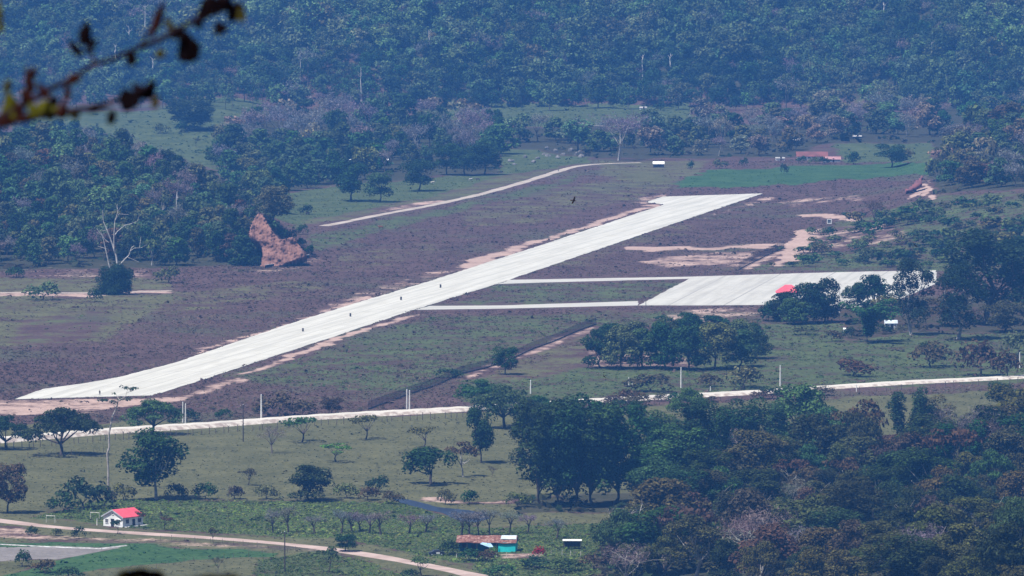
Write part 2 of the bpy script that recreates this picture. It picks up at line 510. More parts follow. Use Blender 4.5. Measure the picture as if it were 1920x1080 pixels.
def concrete(name, base, dirv, joint=0.0, width=4.0):
    m, nt, out = mat(name)
    g = N(nt, 'NewGeometry'); pos = g.outputs['Position']
    d = Vector(dirv).normalized(); pr = Vector((d.y, -d.x, 0))
    def dot(v):
        n = N(nt, 'VectorMath', operation='DOT_PRODUCT'); nt.links.new(pos, n.inputs[0]); n.inputs[1].default_value = v
        return n.outputs['Value']
    al, ac = dot(d), dot(pr)
    cv = N(nt, 'CombineXYZ')
    nt.links.new(math_(nt, 'MULTIPLY', al, 0.012), cv.inputs[0]); nt.links.new(math_(nt, 'MULTIPLY', ac, 0.26), cv.inputs[1])
    streak = noise(nt, 1.0, 5, cv.outputs[0], 0.65)
    fine = noise(nt, 0.15, 5, pos)
    c = mix(nt, smooth(nt, streak, 0.30, 0.66), tuple(v * 0.76 for v in base), base)
    c = mix(nt, math_(nt, 'MULTIPLY', smooth(nt, fine, 0.48, 0.72), 0.6), c, tuple(v * k for v, k in zip(base, (.80, .78, .74))))
    if joint > 0:
        fr = math_(nt, 'PINGPONG', ac, width / 2)
        j = math_(nt, 'SUBTRACT', 1.0, smooth(nt, fr, 0.10, 0.45))
        j = math_(nt, 'MULTIPLY', j, math_(nt, 'MULTIPLY', smooth(nt, streak, 0.25, 0.6), joint))
        c = mix(nt, j, c, (0.14, 0.13, 0.12))
    if joint > 0:
        tr = math_(nt, 'SUBTRACT', 1.0, smooth(nt, math_(nt, 'PINGPONG', al, 16.0), 0.3, 1.4))
        c = mix(nt, math_(nt, 'MULTIPLY', tr, math_(nt, 'MULTIPLY', smooth(nt, fine, 0.4, 0.6), joint * .45)), c, (0.20, 0.19, 0.17))
    principled(nt, out, c, 0.85, 0.1)
    return m

RW_R = [(1430,363),(1280,414),(1107,473),(940,530),(780,580),(640,627),(357,720),(285,742)]
RW_L = [(28,749),(80,730),(165,718),(230,706),(330,680),(470,632),(560,602),(640,577),(807,527),(987,469),(1190,402),(1245,384),(1211,379),(1243,369)]
rwdir = P(1300, 400) - P(600, 600); rwdir.z = 0
slab('runway', [P(*p) for p in RW_R + RW_L], concrete('runway_concrete', (0.44, 0.43, 0.385), rwdir, 0.45, 7.5), 0.12)
apdir = P(1300, 520) - P(1197, 572); apdir.z = 0
slab('apron', [P(*p) for p in [(1197,573),(1330,573),(1440,572),(1560,575),(1600,578),(1690,560),(1757,532),(1755,507),(1560,511),(1300,519)]],
     concrete('apron_concrete', (0.39, 0.38, 0.345), apdir, 0.75, 21.0), 0.12)
slab('taxiway', [P(*p) for p in [(778,581),(805,574),(940,573),(1197,565),(1196,573),(940,579),(790,581)]], concrete('taxiway_concrete', (0.39, 0.38, 0.345), Vector((1, 0, 0))), 0.10)
slab('taxiway', [P(*p) for p in [(944,530),(952,525),(1020,524),(1302,519),(1294,523),(1020,530),(930,533)]], M.setdefault('taxi2', concrete('taxiway_pale', (0.39, 0.38, 0.345), Vector((1, 0, 0)))), 0.10)

def road(name, pix, w, m, lift=0.06, crown=0.0):
    """A road strip that follows the ground: W metres wide."""
    pts = [P(*p) for p in pix]
    # resample
    dense = []
    for a, b in zip(pts[:-1], pts[1:]):
        n = max(2, int((b - a).length / 8))
        for k in range(n): dense.append(a.lerp(b, k / n))
    dense.append(pts[-1])
    for _ in range(6):
        dense = [dense[0]] + [(dense[i - 1] + dense[i] * 2 + dense[i + 1]) / 4 for i in range(1, len(dense) - 1)] + [dense[-1]]
    mb = MB(); prev = None
    for i, p in enumerate(dense):
        t = dense[min(i + 1, len(dense) - 1)] - dense[max(i - 1, 0)]; t.z = 0; t.normalize()
        nrm = Vector((t.y, -t.x, 0))
        ww = w * (1 + 0.12 * math.sin(i * 0.9) + 0.08 * math.sin(i * 2.3))
        row = []
        for k in (-0.5, -0.15, 0.15, 0.5):
            q = p + nrm * (k * ww); q.z = float(terrain(q.x, q.y)) + lift + (0.05 if abs(k) < 0.3 else 0)
            row.append(q)
        row = [row[0] - Vector((0, 0, 0.3))] + row + [row[-1] - Vector((0, 0, 0.3))]
        if prev:
            for k in range(len(row) - 1): mb.face([prev[k], prev[k + 1], row[k + 1], row[k]])
        prev = row
    return tag(mb.build(name, m), kind='structure')

M['dirt'] = simple('dirt_road', (0.36, 0.28, 0.25), (0.27, 0.20, 0.175), 0.12, 0.95, 0.05)
M['far_dirt'] = simple('pale_track', (0.34, 0.30, 0.26), (0.26, 0.22, 0.185), 0.1, 0.95, 0.05)
road('dirt_road', [(-520,905),(-120,960),(0,976),(60,986),(150,994),(260,1000),(400,1008),(520,1018),(600,1026),(680,1038),(760,1052),(830,1066),(900,1080),(980,1105),(1080,1140)], 5.6, M['dirt'])
road('gravel_track', [(606,424),(640,418),(700,405),(800,387),(900,365),(985,341),(1050,320),(1085,310),(1140,306),(1200,305)], 5.0, M['far_dirt'])
road('farm_track', [(-500,552),(-100,549),(0,548),(90,549),(180,551),(240,548),(320,545)], 4.0, M['far_dirt'])

def white_road():
    pix = [(-560,880),(-140,842),(0,829),(100,821),(190,813),(300,806),(400,800),(500,792),(600,785),(700,779),(800,774),(880,769),(1000,760),(1100,755),(1220,748),(1320,743),(1420,738),(1560,728),(1700,719),(1830,713),(1920,708),(2060,700),(2500,676)]
    pts = [P(*p) for p in pix]
    dense = []
    for a, b in zip(pts[:-1], pts[1:]):
        for k in range(8): dense.append(a.lerp(b, k / 8))
    dense.append(pts[-1])
    for _ in range(5):
        dense = [dense[0]] + [(dense[i - 1] + dense[i] * 2 + dense[i + 1]) / 4 for i in range(1, len(dense) - 1)] + [dense[-1]]
    mt = MB(); ms = MB(); prev = None
    for i, p in enumerate(dense):
        k = min(1.0, max(0.45, 1.0 - 0.5 * (p.x + 165) / 300))     # the bank is higher at the near end
        h = 1.35 * k * (1 + 0.06 * math.sin(i * 1.7))
        pts_ = [(-4.6, -0.2), (-1.6, h * 0.92), (-1.3, h), (1.6, h + 0.05), (4.6, h), (4.9, h * 0.9), (8.0, -0.3)]
        row = [Vector((p.x, p.y + a, b)) for a, b in pts_]
        if prev:
            for j in range(len(row) - 1):
                (mt if j in (1, 2, 3, 4) else ms).face([prev[j], row[j], row[j + 1], prev[j + 1]])
        prev = row
    tag(mt.build('concrete_road', concrete('pale_road', (0.47, 0.44, 0.39), Vector((1, 0.1, 0)))), kind='structure')
    tag(ms.build('road_embankment', simple('pale_bank', (0.47, 0.43, 0.38), (0.27, 0.22, 0.19), 0.5, 0.95, 0.05)), kind='structure')
white_road()

def water():
    m, nt, out = mat('river_water')
    b = principled(nt, out, (0.018, 0.024, 0.042), 0.35, 0.2)
    bp = N(nt, 'Bump'); bp.inputs['Strength'].default_value = 0.25; bp.inputs['Distance'].default_value = 0.2
    nt.links.new(noise(nt, 0.8, 3), bp.inputs['Height']); nt.links.new(bp.outputs[0], b.inputs['Normal'])
    pix = [(736,936),(752,934),(776,939),(800,945),(820,951),(850,954),(880,957),(905,962),(920,972),(890,980),(862,978),(846,970),(830,962),(800,956),(770,948),(748,942)]
    mb = MB(); mb.face([P(*p) + Vector((0, 0, 0.05)) for p in pix])
    tag(mb.build('river_water', m), kind='structure')
water()

# red landslip banks: rough cut earth faces built in front of the slopes
def bank(name, pix, base, lean, m, label, thick=5.0, step=0.8, seed=0, facet=0.0):
    """A rough earth face inside an outline; BASE is the ground point under it, LEAN metres back per metre up."""
    s = mpp(base)
    ox, oy = project(base.x, base.y, base.z)
    out = [((px - ox) * s, (oy - py) * s) for px, py in pix]
    us = np.arange(min(p[0] for p in out) - step, max(p[0] for p in out) + step, step)
    vs = np.arange(min(p[1] for p in out) - step, max(p[1] for p in out) + step, step)
    U, V_ = np.meshgrid(us, vs); u = U.ravel(); v = V_.ravel()
    xs = np.array([p[0] for p in out]); ys = np.array([p[1] for p in out])
    ins = np.zeros(len(u), bool)
    for i in range(len(xs)):
        x0, y0, x1, y1 = xs[i - 1], ys[i - 1], xs[i], ys[i]
        c = (y0 > v) != (y1 > v)
        ins ^= c & (u < (x1 - x0) * (v - y0) / ((y1 - y0) if y1 != y0 else 1e-9) + x0)
    r = np.random.default_rng(seed)
    dep = v * lean + 0.45 * np.abs(np.sin(u * 0.8 + 0.5 * np.sin(v * .7) + seed)) * (1 + .4 * np.sin(v * .9)) + 0.6 * np.sin(u * 0.55 + 0.3 * np.sin(v * 0.5)) + 0.45 * np.sin(u * 1.6 + v * 0.35) + 0.3 * np.sin(v * 1.3 + u * 0.4) + r.normal(0, 0.26, len(u))
    dep = dep + facet * np.abs(u - (-0.5 + (11.0 - v) * 0.32)) * S((13.0 - v) / 7.0)
    rag = vnoise(u, v, 3.0, seed + 40) > .20 + .3 * (r.random(len(u)) < .05)
    edge = np.full(len(u), 1e9)
    for i in range(len(xs)):
        ex, ey = xs[i] - xs[i - 1], ys[i] - ys[i - 1]
        t = np.clip(((u - xs[i - 1]) * ex + (v - ys[i - 1]) * ey) / (ex * ex + ey * ey + 1e-9), 0, 1)
        edge = np.minimum(edge, np.hypot(u - xs[i - 1] - t * ex, v - ys[i - 1] - t * ey))
    ins &= (edge > 0.35 * np.clip(vnoise(u, v, 2.6, seed + 41) - .35, 0, 1) * 2) 
    nx = len(us); keep = ins.reshape(U.shape)
    cell = keep[:-1, :-1] & keep[1:, :-1] & keep[:-1, 1:] & keep[1:, 1:]
    jj, ii = np.where(cell)
    F0 = np.stack([jj * nx + ii, jj * nx + ii + 1, (jj + 1) * nx + ii + 1, (jj + 1) * nx + ii], 1)
    jit = r.normal(0, step * 0.16, (len(u), 2))
    front = np.stack([u + jit[:, 0], dep, v + jit[:, 1]], 1)
    back = front + np.array([0, thick, -thick * 0.4])
    n = len(u)
    cellset = set(zip(jj.tolist(), ii.tolist()))
    side = []
    for j, i in cellset:
        a, b, c, d = j * nx + i, j * nx + i + 1, (j + 1) * nx + i + 1, (j + 1) * nx + i
        if (j - 1, i) not in cellset: side.append((b, a, a + n, b + n))
        if (j + 1, i) not in cellset: side.append((d, c, c + n, d + n))
        if (j, i - 1) not in cellset: side.append((a, d, d + n, a + n))
        if (j, i + 1) not in cellset: side.append((c, b, b + n, c + n))
    F = np.concatenate([F0, np.array(side, int)]) if side else F0
    me = np_mesh(name, np.concatenate([front, back]), F, m)
    o = link(name, me); o.location = base
    return tag(o, label, 'earth bank', kind='structure')

def earth(name, c1, c2):
    m, nt, out = mat(name)
    pos = N(nt, 'NewGeometry').outputs['Position']
    n1 = noise(nt, 0.6, 7, pos, 0.7); n2 = noise(nt, 0.09, 3, pos)
    mp = N(nt, 'Mapping'); mp.inputs['Scale'].default_value = (1.1, 0.25, 0.18); nt.links.new(pos, mp.inputs[0])
    n3 = noise(nt, 1.0, 4, mp.outputs[0])
    c = mix(nt, smooth(nt, n1, 0.3, 0.7), c1, c2)
    c = mix(nt, math_(nt, 'MULTIPLY', smooth(nt, n3, 0.5, 0.75), 0.6), c, tuple(v * 0.45 for v in c2))
    c = mix(nt, math_(nt, 'MULTIPLY', smooth(nt, n2, 0.55, 0.75), 0.5), c, (0.06, 0.055, 0.035))
    b = principled(nt, out, c, 0.95, 0.05)
    return m
M['red_earth'] = earth('red_earth', (0.25, 0.135, 0.105), (0.15, 0.08, 0.066))
M['pink_earth'] = earth('pink_earth', (0.28, 0.17, 0.125), (0.19, 0.11, 0.08))
bank('landslip_bank', [(485,504),(491,476),(487,463),(472,454),(463,440),(470,418),(481,402),(490,405),(503,424),(513,440),(526,450),(545,444),(553,449),(577,481),(560,488),(520,502)], P(522, 501), 0.75, M['red_earth'],
     'red eroded landslip face at the end of the wooded mound beside the gravel track', 7, 0.42, 3, .35)
bank('red_bank', [(1688,362),(1712,345),(1738,328),(1732,350),(1712,360)], P(1712, 363), 2.4, simple('purple_earth', (0.16, 0.06, 0.06), (0.11, 0.05, 0.055), 0.3),
     'dull purple-red bare slope above the forked earth scar', 4, 0.9, 9)

# ------------------------------------------------------------------ tree building
def rand_dirs(r, n):
    d = r.normal(size=(n, 3))
    return d / np.linalg.norm(d, axis=1)[:, None]

def leaf_quads(p, nrm, su, sv, r):
    ref = rand_dirs(r, len(p))
    a = np.cross(nrm, ref); a /= (np.linalg.norm(a, axis=1)[:, None] + 1e-9)
    b = np.cross(nrm, a)
    a = a * su[:, None]; b = b * sv[:, None]
    k = r.uniform(0.25, 0.9, (len(p), 1))
    V = np.stack([p - a, p - b * k + a * 0.15, p + a, p + b + a * 0.1], 1).reshape(-1, 3)
    Q = np.arange(len(p) * 4).reshape(-1, 4)
    return V, Q

def lobes_to_leaves(lobes, dens, size, r, up=0.35, rnd=0.6, under=0.35):
    VV, QQ, off = [], [], 0
    for c, rad in lobes:
        c = np.asarray(c, float); rad = np.asarray(rad, float)
        area = (rad[0] * rad[1] + rad[0] * rad[2] + rad[1] * rad[2]) / 3 * 4 * math.pi
        n = max(6, int(area * dens))
        d = rand_dirs(r, int(n * 1.5))
        keep = (d[:, 2] > -0.25) | (r.random(len(d)) < under)
        d = d[keep][:n]
        p = c + d * rad * r.uniform(0.72, 1.12, (len(d), 1))
        nn = d * 0.75 + np.array([0, 0, up]) + r.normal(0, rnd, d.shape) * 0.7
        nn /= np.linalg.norm(nn, axis=1)[:, None]
        V, Q = leaf_quads(p, nn, size * r.uniform(0.55, 1.3, len(p)), size * r.uniform(0.45, 1.0, len(p)), r)
        VV.append(V); QQ.append(Q + off); off += len(V)
    return np.concatenate(VV), np.concatenate(QQ)

def trunk_mb(H, r0, ends, r, lean=0.04, fork=0.45, pale=False):
    """A tapered trunk that forks towards the lobes of its crown."""
    mb = MB()
    top = np.array([r.normal(0, lean) * H, r.normal(0, lean) * H, H * fork])
    mid = top * 0.5 + np.array([r.normal(0, 0.02) * H, r.normal(0, 0.02) * H, 0])
    mb.tube([(0, 0, -0.6), (0, 0, 0), tuple(mid), tuple(top)], [r0 * 1.5, r0 * 1.25, r0 * 0.95, r0 * 0.8], 7)
    for e in ends:
        e = np.asarray(e)
        m = top * 0.5 + e * 0.5 + np.array([r.normal(0, 0.03) * H, r.normal(0, 0.03) * H, -0.04 * H])
        mb.tube([tuple(top - np.array([0, 0, r0])), tuple(m), tuple(e)], [r0 * 0.6, r0 * 0.38, r0 * 0.12], 5)
    return mb

def bare_twigs(r, H, Wd, n_main, n_twig, r0, tw, fork=0.3, spread=1.0):
    """A leafless crown: limbs (with the trunk) and twig slivers (the crown)."""
    mb = MB(); tips = []
    top = np.array([r.normal(0, .03) * H, r.normal(0, .03) * H, H * fork])
    mb.tube([(0, 0, -0.5), (0, 0, 0), tuple(top * 0.5), tuple(top)], [r0 * 1.5, r0 * 1.2, r0, r0 * .85], 6)
    for i in range(n_main):
        a = 2 * math.pi * (i + r.uniform(-.3, .3)) / n_main
        rad = Wd / 2 * r.uniform(0.35, 0.8) * spread
        e = np.array([math.cos(a) * rad, math.sin(a) * rad, H * r.uniform(0.62, 0.92)])
        m = top + (e - top) * 0.5 + np.array([0, 0, 0.06 * H]) + r.normal(0, .03, 3) * H
        mb.tube([tuple(top), tuple(m), tuple(e)], [r0 * .55, r0 * .35, r0 * .12], 5)
        for j in range(4):
            s0 = m + (e - m) * r.uniform(0, .9)
            t = s0 + np.array([r.normal(0, .16) * Wd, r.normal(0, .16) * Wd, r.uniform(.03, .16) * H])
            mb.tube([tuple(s0), tuple((s0 + t) / 2 + r.normal(0, .02, 3) * H), tuple(t)], [r0 * .25, r0 * .15, r0 * .06], 4, cap=False)
            tips.append(t)
        tips.append(e)
    tips = np.array(tips)
    c = tips[r.integers(0, len(tips), n_twig)] + r.normal(0, .06, (n_twig, 3)) * np.array([Wd, Wd, H * .9])
    d = rand_dirs(r, n_twig) + np.array([0, 0, .5]); d /= np.linalg.norm(d, axis=1)[:, None]
    L = r.uniform(.03, .075, n_twig) * H
    sd = np.cross(d, rand_dirs(r, n_twig)); sd /= np.linalg.norm(sd, axis=1)[:, None]
    w = tw * r.uniform(.5, 1.3, n_twig)
    a = d * L[:, None]; b = sd * w[:, None]
    V = np.stack([c - b, c + b, c + a + b * .3, c + a - b * .3], 1).reshape(-1, 3)
    return mb, V, np.arange(n_twig * 4).reshape(-1, 4)

def proto(kind, seed, far=False):
    r = np.random.default_rng(seed)
    ls = 0.60 if far else 0.32
    dn = 1.4 if far else 5.2
    L = []; ends = []
    if kind == 'round':
        H, Wd, r0, fk = 12.0, 11.0, 0.28, 0.3
        for i in range(24):
            a = r.uniform(0, 6.28); q = math.sqrt(r.uniform(0.02, 1)); zz = r.uniform(0.25, 0.9)
            rr = 4.2 * q * (1.05 - 0.55 * abs(zz - .5) * 1.3)
            k = r.uniform(1.2, 2.2)
            L.append(((math.cos(a) * rr, math.sin(a) * rr, H * zz), (k, k, k * .78)))
            if i % 3 == 0: ends.append(L[-1][0])
    elif kind == 'umbrella':
        H, Wd, r0, fk = 10.0, 16.0, 0.42, 0.28
        for i in range(26):
            a = r.uniform(0, 6.28); q = math.sqrt(r.uniform(0, 1)); k = r.uniform(1.2, 2.1)
            L.append(((math.cos(a) * 6.6 * q, math.sin(a) * 6.6 * q, H * (0.86 - 0.38 * q * q + r.normal(0, .05))), (k * 1.25, k * 1.25, k * .55)))
            if i % 3 == 0: ends.append(L[-1][0])
    elif kind == 'tall':
        H, Wd, r0, fk = 24.0, 12.0, 0.42, 0.35
        for i in range(30):
            a = r.uniform(0, 6.28); zz = r.uniform(0.24, 0.95)
            rr = 4.6 * math.sqrt(r.uniform(0, 1)) * (0.55 + 0.6 * math.sin(math.pi * min(1, zz * .95)))
            k = r.uniform(1.3, 2.3)
            L.append(((math.cos(a) * rr, math.sin(a) * rr, H * zz), (k * .9, k * .9, k * 1.15)))
            if i % 4 == 0: ends.append(L[-1][0])
    elif kind == 'plume':          # soft upright plumes on several stems
        H, Wd, r0, fk = 22.0, 13.0, 0.36, 0.12
        for i in range(9):
            a = r.uniform(0, 6.28); q = math.sqrt(r.uniform(0.05, 1)) * 4.4
            hz = r.uniform(0.62, 0.95) * (1.04 - 0.035 * q)
            ends.append((math.cos(a) * q, math.sin(a) * q, H * hz * .85))
            for j in range(4):
                zz = hz * (0.42 + 0.58 * j / 3.0)
                k = r.uniform(1.1, 2.0)
                qq = q * (0.6 + 0.4 * j / 3)
                L.append(((math.cos(a) * qq + r.normal(0, .5), math.sin(a) * qq + r.normal(0, .5), H * zz - 1.2), (k, k, k * 1.25)))
    elif kind == 'dense':          # leafy down to the ground
        H, Wd, r0, fk = 11.0, 11.0, 0.25, 0.25
        for i in range(40):
            a = r.uniform(0, 6.28); q = math.sqrt(r.uniform(0.0, 1)); zz = r.uniform(0.06, 1.0) ** .8
            rr = 4.7 * q * math.sqrt(max(.08, 1 - (max(0, zz - .22) / .78) ** 2.2))
            k = r.uniform(1.0, 1.9)
            L.append(((math.cos(a) * rr, math.sin(a) * rr, H * zz * .9 + .6), (k, k, k * .8)))
            if i % 5 == 0: ends.append(L[-1][0])
        dn *= .9
    elif kind == 'sparse':
        H, Wd, r0, fk = 8.0, 9.0, 0.2, 0.35
        for i in range(13):
            a = r.uniform(0, 6.28); q = math.sqrt(r.uniform(0.05, 1)) * 3.6; k = r.uniform(0.6, 1.15)
            L.append(((math.cos(a) * q, math.sin(a) * q, H * (0.82 - .2 * (q / 3.6) ** 2 + r.normal(0, .07))), (k * 1.3, k * 1.3, k * .6)))
            if i % 2 == 0: ends.append(L[-1][0])
        dn *= 0.8
    elif kind == 'bush':
        H, Wd, r0, fk = 4.0, 5.5, 0.12, 0.2
        for i in range(10):
            a = r.uniform(0, 6.28); q = math.sqrt(r.uniform(0.02, 1)) * 1.9; k = r.uniform(0.6, 1.15)
            L.append(((math.cos(a) * q, math.sin(a) * q, H * (0.3 + 0.42 * (1 - (q / 1.9) ** 2) * r.uniform(.4, 1.1))), (k, k, k * .85)))
            if i % 4 == 0: ends.append(L[-1][0])
        ls *= .8
    elif kind == 'willow':
        H, Wd, r0, fk = 9.0, 12.0, 0.35, 0.3
        for i in range(20):
            a = r.uniform(0, 6.28); q = math.sqrt(r.uniform(0.02, 1)) * 4.6; k = r.uniform(0.9, 1.6)
            L.append(((math.cos(a) * q, math.sin(a) * q, H * (0.82 - .42 * (q / 4.6) ** 2 * r.uniform(.5, 1.2))), (k * .9, k * .9, k * 1.3)))
            if i % 3 == 0: ends.append(L[-1][0])
    elif kind == 'bamboo':
        H, Wd, r0, fk = 14.0, 16.0, 0.10, 0.1
        for i in range(16):
            a = r.uniform(0, 6.28); hh = r.uniform(.55, 1.0) * H; sp = r.uniform(2.5, 7.0)
            for j in range(6):
                t = (j + 1.5) / 7.0
                L.append(((math.cos(a) * sp * t ** 2.2, math.sin(a) * sp * t ** 2.2, hh * math.sin(t * 1.75)), (.75, .75, 1.0)))
            ends.append((math.cos(a) * sp * .6, math.sin(a) * sp * .6, hh * .93))
    elif kind in ('bare', 'barewide', 'pollard'):
        if kind == 'bare': H, Wd = 12.0, 9.0; mb, V, Q = bare_twigs(r, H, Wd, 6, 1100 if not far else 900, .2, .05 if not far else .13)
        elif kind == 'barewide': H, Wd = 9.0, 10.0; mb, V, Q = bare_twigs(r, H, Wd, 7, 1100, .24, .05, .3, 1.15)
        else: H, Wd = 6.5, 6.0; mb, V, Q = bare_twigs(r, H, Wd, 6, 800, .24, .06, .36, .9)
        return dict(H=H, W=Wd, trunk=mb, V=V, Q=Q)
    V, Q = lobes_to_leaves(L, dn, ls, r)
    ctr = np.array([[0, 0, H * fk]])
    mb = trunk_mb(H, r0, ends[:9], r, fork=fk)
    # normalise the outline to the nominal width and height
    ex = np.percentile(np.abs(V[:, :2]), 97); V[:, :2] *= (Wd / 2) / ex
    zt = np.percentile(V[:, 2], 99.3); V[:, 2] *= H / zt
    return dict(H=H, W=Wd, trunk=mb, V=V, Q=Q)

PRO = {}
def get_proto(kind, var, far):
    key = (kind, var, far)
    if key not in PRO:
        p = proto(kind, 1000 + 37 * var + sum(map(ord, kind)) + (500 if far else 0), far)
        p['crown_me'] = np_mesh('crown', p['V'], p['Q'], M['leaf'])
        p['trunk_me'] = p['trunk'].mesh('trunk', M['bark'])
        PRO[key] = p
    return PRO[key]

def jitter(c, k=0.18):
    return tuple(max(0.004, v * (1 + random.uniform(-k, k))) for v in c)

def tree(name, px, by, ty, wpx, kind, col, label, group=None, far=False, bark=None, var=None, cat='tree', base=None):
    b = base if base is not None else P(px, by)
    s = mpp(b)
    if var is None: var = random.randrange(3)
    p = get_proto(kind, var, far)
    h = max(0.5, (by - ty) * s); w = max(0.5, wpx * s)
    o = empty(name, b, random.uniform(0, 6.28), (w / p['W'], w / p['W'], h / p['H']))
    t = link('trunk' if cat == 'tree' else 'stem', p['trunk_me'], o)
    c = link('crown' if cat == 'tree' else 'foliage', p['crown_me'], o)
    cc = PAL[col] if isinstance(col, str) else col
    c.color = (*jitter(cc), 1)
    if bark is None: bark = (0.14, 0.115, 0.10) if kind in ('bare', 'barewide', 'pollard') else (0.07, 0.058, 0.05)
    t.color = (*bark, 1)
    tag(o, label, cat, group)
    return o

PALE = (0.42, 0.39, 0.36)
ORD = ['first','second','third','fourth','fifth','sixth','seventh','eighth','ninth','tenth','eleventh','twelfth','thirteenth','fourteenth','fifteenth','sixteenth','seventeenth','eighteenth','nineteenth','twentieth']

